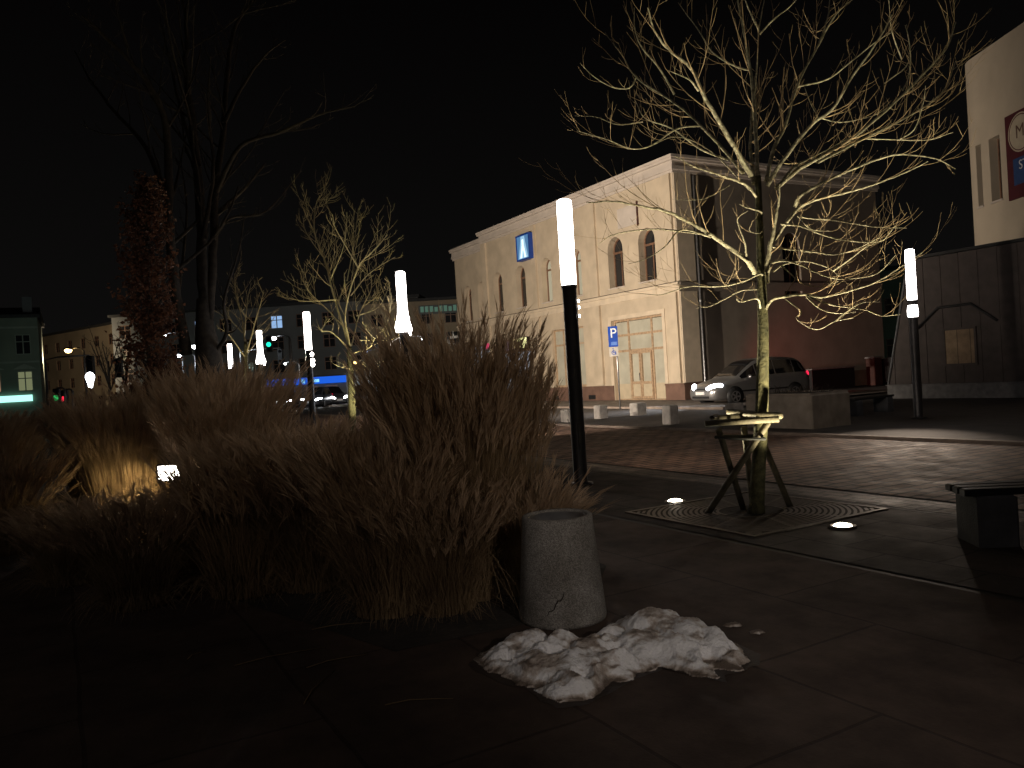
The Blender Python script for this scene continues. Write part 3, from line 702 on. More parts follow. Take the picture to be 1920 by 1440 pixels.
LM = [
    (px_limb(A, [(833, 760), (830, 700), (815, 420), (790, 230), (760, 60), (730, -90)]), .030, .1),
    (px_limb(C2, [(1560, 1400), (1470, 1240), (1330, 1000), (1200, 790), (1080, 540), (900, 390), (790, 240), (740, 60)]), .032, -.9),
    (px_limb(C2, [(1140, 720), (1080, 640), (1000, 600), (900, 560)]), .012, -.6),
    (px_limb(B, [(690, 340), (680, 180), (665, 60), (672, -40)]) + px_limb(A, [(805, 480), (822, 330), (835, 130), (860, -20)]), .026, .7),
    (px_limb(A, [(838, 130), (790, 30), (770, -40)]), .014, .7, .7),
    (px_limb(A, [(838, 140), (900, 75), (960, 30), (1000, -20)]), .012, .5, .7),
    (px_limb(A, [(865, 740), (900, 600), (940, 520), (1000, 330), (1080, 180), (1120, 50), (1125, -40)]), .026, 1.0),
    (px_limb(A, [(1075, 190), (1150, 60), (1240, -20)]), .014, .8, .9),
    (px_limb(A, [(868, 760), (930, 660), (1040, 520), (1140, 440), (1220, 310), (1320, 170), (1380, 60)]), .026, -.8),
    (px_limb(D, [(400, 690), (640, 630), (830, 490), (1030, 330), (1150, 260)]), .013, .3, .8),
    (px_limb(A, [(905, 770), (1000, 690), (1100, 635), (1250, 540), (1400, 410), (1500, 310), (1600, 200), (1640, 90)]), .028, .6),
    (px_limb(D, [(560, 1290), (750, 1190), (930, 1100), (1250, 940), (1450, 820), (1590, 680), (1660, 480)]), .020, 1.2),
    (px_limb(B, [(1000, 510), (1050, 420), (1250, 310), (1500, 200), (1700, 130), (1840, 120)]) + px_limb(A, [(1560, 650), (1640, 690)]), .022, -.9, -.4),
    (px_limb(B, [(820, 790), (930, 640), (1020, 530), (1150, 460), (1400, 400), (1600, 340), (1840, 250), (2000, 170)]), .024, -.7),
    (px_limb(B, [(790, 1000), (810, 850), (850, 640), (880, 470), (890, 340)]), .034, -.35, -.05),
    (px_limb(B, [(885, 350), (1000, 210), (1150, 130), (1400, 0)]), .020, .9, -.35),
    (px_limb(B, [(790, 1080), (800, 960), (815, 830), (830, 720)]), .030, .25),
    (px_limb(B, [(1020, 580), (1150, 600), (1290, 610), (1450, 640), (1640, 665), (1840, 670)]), .014, -1.0, -.5),
    (px_limb(B, [(1030, 590), (1130, 680), (1280, 695)]), .009, -.9, -.5),
    (px_limb(B, [(900, 640), (1050, 660), (1250, 735), (1450, 770), (1640, 770), (1700, 720), (1760, 650)]), .013, -1.3, -.4),
    (px_limb(B, [(830, 810), (950, 830), (1150, 850), (1300, 870), (1480, 820), (1640, 740)]), .014, -1.5, 0),
    (px_limb(B, [(830, 930), (920, 915), (1050, 950), (1150, 1000), (1280, 1045), (1430, 1050), (1620, 1010), (1760, 870)]), .015, -1.1, 0),
    (px_limb(B, [(835, 1000), (920, 945), (1080, 920), (1250, 970), (1330, 1030)]), .012, .8, 0),
    (px_limb(B, [(900, 950), (1050, 1080), (1200, 1110), (1330, 1070)]), .010, -.8, -.2),
    (px_limb(B, [(1290, 990), (1420, 900), (1540, 810), (1640, 770)]), .011, -1.4, -.9),
    (px_limb(B, [(770, 1295), (830, 1210), (950, 1180), (1080, 1170), (1200, 1190), (1380, 1150), (1600, 1080), (1800, 960), (1960, 850)]), .020, -1.2),
    (px_limb(B, [(1090, 1180), (1250, 1240), (1400, 1265), (1550, 1290), (1650, 1330), (1790, 1320)]), .013, -1.4, -.5),
    (px_limb(B, [(1090, 1190), (1200, 1280), (1330, 1310), (1460, 1300)]), .010, -.9, -.5),
    (px_limb(B, [(930, 1200), (1050, 1300), (1010, 1340), (1080, 1400), (1180, 1430), (1300, 1370), (1440, 1345)]), .010, -1.0, -.3),
    (px_limb(B, [(1300, 1370), (1400, 1290), (1510, 1230), (1660, 1225)]), .010, -1.3, -1.0),
    (px_limb(B, [(745, 1290), (720, 1200), (600, 1225), (560, 1200)]), .014, -.5),
    (px_limb(B, [(720, 1130), (600, 1140), (480, 1200), (370, 1255), (260, 1270)]), .011, .9),
    (px_limb(B, [(780, 1030), (730, 1015), (640, 1060), (500, 1100), (380, 1110), (200, 1110), (0, 1170), (-160, 1160)]), .014, -1.0),
    (px_limb(B, [(700, 1010), (640, 910), (500, 810), (370, 720), (250, 650), (100, 570), (0, 535), (-180, 500), (-380, 470), (-560, 480)]), .030, -1.1),
    (px_limb(B, [(350, 720), (200, 700), (0, 680), (-200, 690), (-380, 730), (-480, 800)]), .014, .7, -.4),
    (px_limb(B, [(640, 880), (620, 760), (570, 610), (650, 540)]), .012, -.5, -.2),
    (px_limb(B, [(760, 570), (740, 545), (650, 520), (580, 490)]), .012, -.4),
    (px_limb(B, [(770, 660), (740, 710), (660, 690), (690, 610)]), .007, -.3),
    (px_limb(B, [(720, 440), (640, 350), (520, 300), (400, 260), (250, 210), (100, 130)]), .020, -.9),
    (px_limb(B, [(510, 350), (350, 440), (240, 460), (80, 455)]), .009, -.9, -.4),
    (px_limb(C2, [(1500, 1380), (1350, 1200), (1160, 1000), (1020, 870), (850, 750), (650, 620), (540, 450), (400, 260)]), .022, .9),
    (px_limb(C2, [(650, 610), (590, 700), (450, 690), (300, 600), (200, 500)]), .011, .5, .7),
    (px_limb(C2, [(1160, 1000), (980, 1020), (760, 1160), (600, 1180), (420, 1110), (180, 1040)]), .011, -.7, .4),
    (px_limb(C2, [(1380, 1270), (1150, 1180), (930, 1020), (720, 940), (640, 800)]), .015, .8, .5),
    (px_limb(C2, [(700, 970), (500, 990), (330, 930), (160, 920)]), .009, .8, .6),
    (px_limb(C2, [(950, 750), (830, 540), (700, 390), (640, 250), (630, 60)]), .013, -.3, -.2),
    (px_limb(C2, [(1560, 560), (1420, 520), (1250, 410), (1150, 250), (1060, 130), (980, 20)]), .013, .6, .2),
    (px_limb(A, [(640, 970), (520, 940), (450, 1010), (370, 1060), (300, 1080)]), .011, -.9, -.4),
    (px_limb(A, [(800, 780), (640, 620), (500, 560), (390, 600)]), .010, .9),
    (px_limb(D, [(1240, 720), (1290, 600), (1300, 400), (1260, 200)]), .010, .7, .5),
    (px_limb(D, [(1210, 1110), (1330, 1030), (1400, 830), (1420, 680)]), .009, -.6, -.2),
    (px_limb(D, [(930, 1100), (1200, 1110), (1450, 1110), (1640, 1050)]), .010, -.3, .4),
    (px_limb(D, [(560, 930), (750, 970), (1000, 920), (1130, 850)]), .010, .7, .2),
    (px_limb(D, [(560, 920), (500, 800), (460, 690)]), .008, .3, 0),
    (px_limb(D, [(1230, 470), (1150, 230), (1130, 0)]), .010, .5, .7),
    (px_limb(A, [(1350, 340), (1450, 250), (1440, 100)]), .009, 1.0, .6),
]
MAIN_TRUNK = [(1418, 965), (1422, 880), (1428, 780), (1430, 690), (1431, 620), (1429, 560), (1427, 500), (1424, 420), (1421, 330)]
tree_from_px('young_tree', 'bare young tree lit from below with wooden stakes, largest lit tree', LM, MAIN_TRUNK, 8.19, .078, 0, MT['twig'], MT['bark'],
             2, (5.4, 6.0), .44, .0020, 1.4, 'uplit young trees', 11, lift=.42, taper=.6, maxlen=.74, rk=.92, shootmat=MT['shoot'])
Z2 = lambda x, y: (380 + .3473 * x, 360 + .3473 * y)
LMID = [
    (px_limb(Z2, [(800, 860), (700, 530), (670, 400), (610, 240), (605, 100), (630, 20)]), .045, .8),
    (px_limb(Z2, [(800, 850), (770, 650), (840, 410), (910, 330), (1000, 230)]), .042, -.7),
    (px_limb(Z2, [(840, 410), (760, 270), (715, 190), (700, 120)]), .022, -1.2, -.4),
    (px_limb(Z2, [(800, 840), (850, 650), (910, 520), (900, 400)]), .03, 1.2),
    (px_limb(Z2, [(810, 870), (900, 840), (930, 790), (1000, 700), (1020, 560)]), .032, -1.4),
    (px_limb(Z2, [(930, 790), (890, 750), (860, 700)]), .018, -1.3, -.9),
    (px_limb(Z2, [(795, 850), (700, 760), (640, 750), (690, 680)]), .022, -1.0),
    (px_limb(Z2, [(800, 950), (870, 960), (970, 910)]), .022, -1.0),
    (px_limb(Z2, [(800, 950), (760, 950), (710, 930)]), .018, -.8),
    (px_limb(Z2, [(720, 580), (560, 590), (400, 560)]), .024, .8),
    (px_limb(Z2, [(790, 760), (680, 640), (560, 520), (540, 420)]), .026, 1.0),
    (px_limb(Z2, [(830, 670), (950, 620), (1010, 500)]), .024, 1.0),
    (px_limb(Z2, [(800, 560), (900, 440), (1040, 350)]), .024, .5),
    (px_limb(Z2, [(650, 350), (560, 220), (540, 130)]), .018, .5),
    (px_limb(Z2, [(780, 480), (820, 260), (840, 90)]), .022, .9),
    (px_limb(Z2, [(690, 470), (760, 300), (780, 130)]), .02, -.6),
    (px_limb(Z2, [(840, 800), (1000, 800), (1080, 770)]), .02, .5),
]
tree_from_px('young_tree', 'bare lit tree behind the grass gap, mid-sized between two lamp columns', LMID,
             [(661, 838), (660, 760), (657, 690), (655, 650)], 19.0, .10, 0, MT['twig_mid'], MT['bark'], 2, (5.2, 6.5), .42, .0036, 1.5, 'uplit young trees', 5, lift=.4, maxlen=1.2, rk=.62, shootmat=MT['shoot_mid'])
LSM = [
    (px_limb(Z2, [(235, 900), (215, 700), (180, 560), (170, 440)]), .05, .8),
    (px_limb(Z2, [(235, 880), (290, 680), (330, 540)]), .045, -.8),
    (px_limb(Z2, [(235, 880), (310, 780), (400, 660)]), .04, 1.2),
    (px_limb(Z2, [(235, 900), (150, 780), (100, 740)]), .04, -1.2),
    (px_limb(Z2, [(225, 780), (240, 600), (260, 500)]), .04, .3),
    (px_limb(Z2, [(215, 760), (130, 660), (110, 560)]), .035, .6),
]
tree_from_px('young_tree', 'smallest lit bare tree beside the big dark trunk, behind the two far lamp columns', LSM,
             [(462, 770), (461, 720), (461, 670), (461, 640)], 30.5, .11, 0, MT['twig_mid'], MT['bark'], 2, (3.4, 3.4), .45, .006, 1.8, 'uplit young trees', 9, maxlen=1.8, rk=.75, shootmat=MT['shoot_mid'])
PX = lambda x, y: (100 + .5 * x, .5 * y)
LPOP = [
    (px_limb(PX, [(575, 1250), (560, 1000), (548, 700), (520, 450), (498, 250), (500, 100), (470, -120)]), .24, .5),
    (px_limb(PX, [(500, 1330), (465, 1120), (440, 900), (430, 600), (410, 420), (340, 290), (250, 190), (110, 60)]), .22, -2),
    (px_limb(PX, [(585, 1200), (600, 950), (610, 700), (640, 480), (650, 330), (675, 120), (740, 10), (800, -60)]), .18, 2),
    (px_limb(PX, [(610, 720), (700, 550), (850, 495), (1000, 430), (1130, 400)]), .10, -2),
    (px_limb(PX, [(640, 460), (700, 340), (790, 210), (870, 150)]), .09, 1),
    (px_limb(PX, [(440, 800), (350, 560), (230, 420), (140, 300), (80, 190)]), .11, 2),
    (px_limb(PX, [(600, 1330), (650, 1250), (640, 1130), (690, 960), (720, 800)]), .09, -1),
    (px_limb(PX, [(560, 900), (600, 640), (580, 400), (590, 200)]), .09, -1.5),
    (px_limb(PX, [(545, 620), (480, 420), (440, 240), (400, 60)]), .09, 1.5),
    (px_limb(PX, [(600, 900), (660, 820), (800, 790), (930, 640)]), .07, 2),
    (px_limb(PX, [(470, 1100), (500, 800), (470, 560)]), .07, 1),
]
tree_from_px('old_tree', 'huge dark bare tree rising out of the frame, upper left', LPOP, [(397, 745), (393, 690), (385, 620), (380, 560)], 27.0, .58, 0,
             MT['darkbark'], MT['darkbark'], 3, (1.3, 1.4, 1.5), .34, .010, 3.0, None, 21, maxlen=4.5, rk=.9, taper=.66)
spot('uplight_beam', (*(gnd(1266, 940)).xy, .06), dep(1440, 260, 8.3), 720, 90, (1, .87, .56), .7, .05)
spot('uplight_beam', (*(gnd(1580, 987)).xy, .06), dep(1440, 260, 8.3), 720, 90, (1, .87, .56), .7, .05)
spot('uplight_beam', (*(gnd(640, 843)).xy, .10), dep(650, 540, 19), 560, 80, (1, .88, .50), .7, .05)
spot('uplight_beam', (*(gnd(693, 850)).xy, .10), dep(660, 540, 19), 560, 80, (1, .88, .50), .7, .05)
spot('uplight_beam', (*dep(450, 780, 29.5).xy, .10), dep(460, 600, 30.5), 520, 90, (1, .85, .52), .7, .05)

# bronze-leaved columnar oak
def oak():
    random.seed(3)
    base = dep(278, 720, 17.5); base.z = 0
    t = thing('columnar_oak', 'narrow columnar oak still holding dry red-brown leaves, left side', 'tree', base)
    top = dep(272, 312, 17.5) - base
    MB().tube([(0, 0, -.02), (0, 0, 1), top * .5, top * .93], [.11, .09, .06, .015], 8).build('trunk', MT['darkbark'], t, True)
    br = MB(); lf = MB()
    H = top.z
    for i in range(230):
        z = rnd(.09, .97); rr = .86 * (.30 + .45 * math.sin(PI * min(1, z * 1.05)) ** .8) * (1 if z > .35 else 1.05) * rnd(.55, 1.12)
        if z < .35: rr *= 1.15
        a = rnd(0, 2 * PI); p0 = top * max(.05, z - .09); p0 = Vector((p0.x, p0.y, p0.z))
        p1 = top * z + Vector((math.cos(a) * rr, math.sin(a) * rr, 0))
        br.tube([p0, p0.lerp(p1, .5) + Vector((0, 0, -.08)), p1], [.02, .012, .005], 4, False)
        for k in range(30):
            c = p0.lerp(p1, rnd(.35, 1.1)) + Vector((rnd(-.13, .13), rnd(-.13, .13), rnd(-.14, .14)))
            d = Vector((rnd(-1, 1), rnd(-1, 1), rnd(-1.2, .6))).normalized(); s = d.orthogonal().normalized()
            s = Matrix.Rotation(rnd(0, 6.28), 3, d) @ s; L = rnd(.07, .13); w = L * .36; nn = d.cross(s)
            lf.add([c, c + d * L * .35 + s * w - nn * .01, c + d * L, c + d * L * .4 - s * w - nn * .01, c + d * L * .5 + nn * .015], [(0, 1, 4), (1, 2, 4), (2, 3, 4), (3, 0, 4)])
    br.build('branches', MT['darkbark'], t, True, fix=False); lf.build('leaves', MT['leafred'], t, False, fix=False)
oak()
spot('oak_fill_light', (-6.9, 12.5, .5), dep(275, 480, 17.5), 95, 46, (1, .72, .55), 1.0, .1)  # unseen spot added to light the oak leaves

# stake frame round the main tree
def stake_frame():
    Y = 8.15
    b = dep(1410, 960, Y); b.z = 0
    t = thing('tree_support', 'wooden stake frame with crossed legs and top rail around the lit tree trunk', 'tree support', b)
    P = lambda x, y, Yv: dep(x, y, Yv) - b
    def g(x, y): q = gnd(x, y) - b; return q
    posts = [(g(1325, 962), P(1440, 792, 7.85)), (g(1395, 955), P(1347, 805, 7.95)), (g(1483, 950), P(1418, 800, 8.55)), (g(1412, 950), P(1395, 800, 8.5))]
    for i, (p0, p1) in enumerate(posts):
        p0.z = -.02; MB().tube(bez([p0, p0.lerp(p1, .5), p1], 3), .033, 10).build('stake', MT['stake'], t, True)
    MB().tube([P(1322, 794, 7.9), P(1460, 786, 7.82)], .032, 10).build('rail', MT['stake'], t, True)
    MB().tube([P(1365, 772, 8.5), P(1465, 780, 7.95)], .032, 10).build('rail', MT['stake'], t, True)
    MB().tube([P(1335, 786, 8.0), P(1400, 779, 8.5)], .032, 10).build('rail', MT['stake'], t, True)
    c = P(1430, 818, 8.15)
    pts = [P(1342, 820, 7.93), P(1400, 823, 7.86), P(1434, 823, 7.84), P(1425, 818, 8.5), P(1345, 818, 8.1)]
    MB().tube(pts + [pts[0]], .016, 6).build('binding_strap', MT['strap'], t)
stake_frame()
# bird-like bright tag on the rail is a small pale cap of snow
t = thing('snow_clump', 'tiny clump of snow on the left end of the stake rail', 'snow', dep(1341, 780, 7.93))
MB().sphere((0, 0, .0), .035, 10, (1, .8, .6)).build('snow_lump', MT['snow'], t, True)
MB().sphere((-.03, .0, -.012), .03, 8, (1, .9, .7)).build('dirty_edge', MT['soil'], t, True)

# tree grate
def grate():
    c = uv(6.05, 6.18)
    t = thing('tree_grate', 'square cast iron tree grate with curved slots around the staked tree', 'tree grate', (c.x, c.y, 0), PR)
    S = .93
    n = 40
    fr = MB().ring([(-S, -S), (S, -S), (S, S), (-S, S)], [(-S + .05, -S + .05), (S - .05, -S + .05), (S - .05, S - .05), (-S + .05, S - .05)], -.012, .012)
    fr.v = [(x, z, -y) for x, y, z in fr.v]; fr.build('frame', MT['grate'], t)
    bars = MB()
    r = .34
    while r < 1.28:
        for q in range(4):
            a0, a1 = PI / 2 * q, PI / 2 * (q + 1)
            seg = []
            for i in range(25):
                a = a0 + (a1 - a0) * (i + .0) / 24; x, y = r * math.cos(a), r * math.sin(a)
                if max(abs(x), abs(y)) < S - .05: seg.append((x, y))
                else:
                    if len(seg) > 1: emit(bars, seg)
                    seg = []
            if len(seg) > 1: emit(bars, seg)
        r += .055
    for k in range(8):
        a = PI / 4 * k + PI / 8; d = Vector((math.cos(a), math.sin(a), 0)); s = Vector((-d.y, d.x, 0)) * .02
        e = min((S - .05) / max(abs(d.x), abs(d.y)), 1.26)
        p, q = d * .34, d * e
        bars.add([p + s + Vector((0, 0, .006)), p - s + Vector((0, 0, .006)), q - s + Vector((0, 0, .006)), q + s + Vector((0, 0, .006))], [(0, 1, 2, 3)])
    bars.build('slotted_plate', MT['grate'], t)
    MB().box(-S + .05, S - .05, -S + .05, S - .05, -.04, .0035).build('earth_bed', MT['soil'], t)
def emit(b, seg, w=.016):
    vs = []
    for x, y in seg:
        r = math.hypot(x, y); k = w / r
        vs += [(x * (1 - k), y * (1 - k), .008), (x * (1 + k), y * (1 + k), .008)]
    b.add(vs, [(2 * i, 2 * i + 1, 2 * i + 3, 2 * i + 2) for i in range(len(seg) - 1)])
grate()
# ground uplights
def uplight(p, label, r=.10, grp='round ground uplights'):
    t = thing('ground_uplight', label, 'uplight', (p.x, p.y, 0), 0, grp)
    MB().lathe([(.0, -.05), (r * 1.45, -.05), (r * 1.45, .010), (r * 1.38, .016), (r * 1.02, .016), (r * 1.0, .004), (0, .004)], 24).build('ring', MT['grate'], t, True)
    MB().lathe([(r, .006), (r * .85, .022), (r * .4, .033), (0, .036)], 24).build('lens', E_UP, t, True)
uplight(gnd(1266, 941), 'glowing round uplight in the paving left of the tree grate', .085)
uplight(gnd(1580, 988), 'glowing round uplight in the paving right of the tree grate', .085)
uplight(gnd(640, 843), 'tiny ground uplight seen through the grass, left of the lit mid-sized trunk', .07)
uplight(gnd(693, 850), 'tiny ground uplight seen through the grass, right of the lit mid-sized trunk', .07)

# ------------------------------------------------------------------ ornamental grass
def clump_meshes(seed, nst, nleaf, h, spread, rb, lean=(0, 0), plumes=True, pl=.26):
    random.seed(seed); lv = MB(); pm_ = MB()
    nsk = int(nleaf * .35)
    for i in range(nst + nleaf + nsk):
        stem = i < nst; sk = i >= nst + nleaf
        a = rnd(0, 2 * PI); r = rb * math.sqrt(random.random())
        b = Vector((math.cos(a) * r, math.sin(a) * r, 0))
        a2 = a + rnd(-.8, .8); k = (r / rb) * .75 + rnd(0, .45)
        hh = h * ((rnd(.62, 1.0) if random.random() < .86 else rnd(.95, 1.12)) if stem else rnd(.35, .85))
        out = Vector((math.cos(a2), math.sin(a2), 0)) * spread * k * (1 if stem else rnd(.6, 1.7)) + Vector((lean[0], lean[1], 0)) * rnd(.5, 1.2)
        if sk: hh = h * rnd(.16, .42); out = Vector((math.cos(a2), math.sin(a2), 0)) * rnd(.25, .75) * (.6 + .5 * spread) * h * .7
        w = rnd(.0016, .0028) if stem else rnd(.002, .0042)
        droop = rnd(0, .12) if stem else (rnd(.7, 1.6) if sk else rnd(.0, .8))
        n = 6 if stem else 7; pts = []
        for j in range(n + 1):
            s = j / n
            z = hh * (s - droop * max(0, s - .45) ** 2 * 2.2)
            pts.append(b + out * (s ** 1.6) * (1 if sk else hh / h) + Vector((rnd(-.006, .006), rnd(-.006, .006), max(z, .012))))
        sd = Vector((rnd(-1, 1), rnd(-1, 1), 0)).normalized()
        vs = []
        for j, p in enumerate(pts):
            ww = w * (1 - .75 * j / n)
            vs += [p - sd * ww, p + sd * ww]
        lv.add(vs, [(2 * j, 2 * j + 1, 2 * j + 3, 2 * j + 2) for j in range(n)])
        if stem and plumes and random.random() < .9:
            p0, d = pts[-1], (pts[-1] - pts[-3]).normalized()
            ln = pl * rnd(.7, 1.25); bend = Vector((out.x, out.y, 0)) * .12 + Vector((rnd(-.05, .05), rnd(-.05, .05), 0))
            for q in range(17):
                s0 = rnd(-.45, .35); st = p0 + d * ln * s0
                e = st + d * ln * rnd(.35, .6) + Vector((rnd(-1, 1), rnd(-1, 1), rnd(-.6, .4))) * .036 + bend * (s0 + .6)
                sv = Vector((rnd(-1, 1), rnd(-1, 1), rnd(-.3, .3))).normalized() * rnd(.0022, .0046)
                mid = st.lerp(e, .5) + Vector((0, 0, .006))
                pm_.add([st - sv * .4, st + sv * .4, mid + sv, mid - sv, e], [(0, 1, 2, 3), (3, 2, 4)])
    return lv, pm_
def clump(label, p, meshes=None, src=None, rz=0, sc=1.0, sz=None):
    if src is None:
        t = thing('grass_clump', label, 'grass clump', (p[0], p[1], 0), rz, 'clumps of tall dry ornamental grass')
        meshes[0].build('blades', MT['grass'], t, False, fix=False)
        if meshes[1].f: meshes[1].build('plumes', MT['plume'], t, False, fix=False)
    else: t = dup(src, label, (p[0], p[1], 0), rz)
    t.scale = (sc, sc, sz or sc); return t
hero = clump('tallest plumed grass clump, right behind the concrete bin', (-.40, 5.75), clump_meshes(1, 820, 1100, 1.78, .35, .27, (-.02, .0)))
c2 = clump('plumed grass clump leaning right towards the tall lamp column', (-.10, 6.35), clump_meshes(2, 460, 1000, 1.58, .22, .20, (.06, .0)))
c3 = clump('low frayed grass clump with a pale upright stalk, at the paving edge', (-.92, 5.45), clump_meshes(3, 280, 1200, 1.10, .38, .24, (-.08, -.03)))
c4 = clump('wide arching grass clump leaning left, in front of the row gap', (-1.62, 6.3), clump_meshes(4, 420, 1300, 1.14, .52, .30, (-.10, -.06)))
c5 = clump('plumed grass clump below the farthest lamp column', (-2.85, 7.9), clump_meshes(5, 620, 1100, 1.55, .42, .34, (.05, 0)))
lit = clump('dense upright grass stems glowing gold just left of the floodlight', (-4.28, 9.02), clump_meshes(6, 620, 500, 1.25, .20, .42, (0, 0), False))
more = [  # label, position, source, turn, scale, zscale
    ('arching grass clump to the right of the lit floodlight', (-2.25, 7.0), c4, 1.9, .85, .95),
    ('plumed grass clump behind the glowing stems', (-4.9, 10.0), c5, 2.6, 1.0, .95),
    ('low grass clump in front of the glow at the dark paving edge', (-4.25, 7.75), c4, 4.0, .9, .46),
    ('dark grass clump at the far left edge of the paving', (-5.5, 8.5), c4, 5.2, 1.0, .85),
    ('darkest grass clump cut by the left edge of the picture', (-6.5, 9.6), c5, 3.7, 1.05, .80),
    ('grass clump behind the floodlight under the red-brown oak', (-4.7, 10.9), c5, .9, 1.1, 1.04),
    ('grass clump below the two far lamp columns, left of the gap', (-3.6, 9.2), hero, 2.0, .95, .92),
    ('grass clump under the huge dark trunk', (-4.0, 11.6), c5, 4.4, 1.2, 1.12),
    ('grass clump in front of the green tenement', (-7.7, 11.4), c5, 5.5, 1.2, .84),
    ('grass clump behind the tallest one, left of its plumes', (-1.15, 8.2), c2, 3.9, .85, .83),
    ('grass clump behind the tallest one, under the flaring lamp column', (-.85, 7.2), hero, 1.2, .9, .92),
    ('low grass clump in the gap before the dark pole', (-2.3, 9.0), c3, 2.4, 1.0, .95),
    ('low frayed grass clump between gap and floodlight', (-2.15, 6.2), c3, 4.1, 1.1, .95),
    ('frayed grass tuft reaching over the concrete bin towards the lamp pole', (.15, 6.9), c3, 3.4, .85, .42),
    ('grass clump far left behind the darkest one', (-8.6, 13.2), hero, 5.0, 1.15, .74),
    ('grass clump between tenement and oak', (-6.3, 11.9), hero, 3.2, 1.1, .80),
    ('short grass tuft straight below the glaring floodlight', (-3.15, 7.0), c4, .4, .95, .52),
    ('short grass tuft hiding the ground right of the floodlight', (-2.65, 6.75), c3, .9, 1.0, .66),
    ('spread grass tuft filling the foot of the tallest clump', (-.55, 5.42), c3, .6, .9, .72),
    ('arching grass tuft between the frayed clump and the tallest one', (-.95, 6.2), c4, 2.2, .9, .95),
    ('wispy grass tuft squeezed behind the concrete bin', (.0, 5.75), c3, 4.9, .75, .7),
    ('low dark grass tuft at the very front of the bed', (-2.9, 6.0), c3, 1.0, .9, .7),
    ('ragged grass tuft on the shadowed left bed edge', (-3.9, 6.95), c3, 2.9, 1.0, .55),
]
for lab, p, s, rz, sc, sz in more: clump(lab, p, None, s, rz, sc, sz)
# earth under the clumps
bed = MB().add([(*uv(4.3, 2.9).xy, .004), (*uv(5.2, 3.7).xy, .004), (*uv(9, 4.2).xy, .004), (*uv(26, 4.2).xy, .004), (*uv(34, -14).xy, .004), (*uv(10.3, -1.6).xy, .004), (*uv(7.5, .7).xy, .004), (*uv(4.4, 1.6).xy, .004)], [tuple(range(8))])
o = bed.build('planting_bed', MT['soil']); o['kind'] = 'structure'
random.seed(5)
# fallen stalks lying on the paving
for i, (x0, y0, x1, y1, lab) in enumerate([(585, 1182, 700, 1168, 'dry grass stalk lying longest on the dark paving by the bed'), (440, 1250, 610, 1215, 'dry straw lying nearest the low front grass tuft'), (570, 1322, 628, 1258, 'dry straw lying at a steep slant on the dark paving'),
                                   (722, 1324, 850, 1312, 'pale straw lying alone on the front paving'), (575, 1254, 690, 1228, 'thin straw lying below the bed edge'), (352, 1238, 388, 1222, 'short straw lying at far left of the fallen straws')]):
    a, b = gnd(x0, y0), gnd(x1, y1); mid = (a + b) / 2
    d = (b - a) / 2; s = Vector((-d.y, d.x, 0)).normalized() * .02
    t = MB().tube([-d + Vector((0, 0, .006)), -d * .3 + s + Vector((0, 0, .012)), d * .4 + s * .5 + Vector((0, 0, .01)), d + Vector((0, 0, .005))], [.0035, .003, .0025, .0015], 5).build('fallen_straw', MT['grass'], None, True, (mid.x, mid.y, 0))
    tag(t, lab, 'straw', 'fallen straws on the paving')

# floodlight inside the grass
fp = dep(319, 885, 8.35)
t = thing('garden_floodlight', 'small glaring floodlight on a short post among the dry grass', 'floodlight', (fp.x, fp.y, 0), .25)
MB().tube([(0, 0, 0), (0, 0, fp.z + .16)], .018, 8).build('post', MT['black'], t)
MB().ring(rect(-.115, .115, fp.z - .09, fp.z + .09), rect(-.10, .10, fp.z - .075, fp.z + .075), -.10, -.02).box(-.115, .115, -.02, .012, fp.z - .09, fp.z + .09).box(-.03, .03, -.03, .03, fp.z + .091, fp.z + .19).build('housing', MT['black'], t)
MB().box(-.10, .10, -.085, -.07, fp.z - .075, fp.z + .075).build('lens', E_SPOT, t)
spot('floodlight_beam', (fp.x - .13, fp.y - .14, fp.z), (fp.x - .46, fp.y + .22, fp.z - .2), 100, 72, (1, .74, .36), .6, .05)

# ------------------------------------------------------------------ concrete bin
def bin_():
    t = thing('litter_bin', 'round tapered concrete litter bin with exposed aggregate beside the grass', 'litter bin', (.235, 5.10, 0), .4)
    MB().lathe([(.0, .0), (.276, .0), (.280, .02), (.226, .615), (.225, .645), (.217, .655), (.195, .655), (.188, .645), (.188, .08), (.0, .08)], 48).build('shell', MT['terrazzo'], t, True)
    MB().lathe([(.186, .36), (.186, .640), (.180, .640), (.178, .36), (0, .36)], 40).build('liner', MT['galv'], t, True)
    b = MB(); random.seed(2)
    for i in range(14): b.sphere((rnd(-.1, .1), rnd(-.1, .1), .38 + rnd(0, .05)), rnd(.03, .055), 6, (1, rnd(.5, 1), rnd(.4, .9)))
    b.build('rubbish', MT['black'], t)
    # dark scratch low on the shell
    pts = []
    for i in range(9):
        a = -1.97 + .42 * i / 8 - .4; z = .085 + .13 * (i / 8) + .012 * math.sin(i * 1.7); r = .280 - (z - .02) * .0908 + .0008
        pts.append(Vector((r * math.cos(a), r * math.sin(a), z)))
    MB().tube(pts, [.002, .003, .004, .003, .004, .005, .005, .004, .002], 5).build('scratch', MT['soil'], t)
bin_()

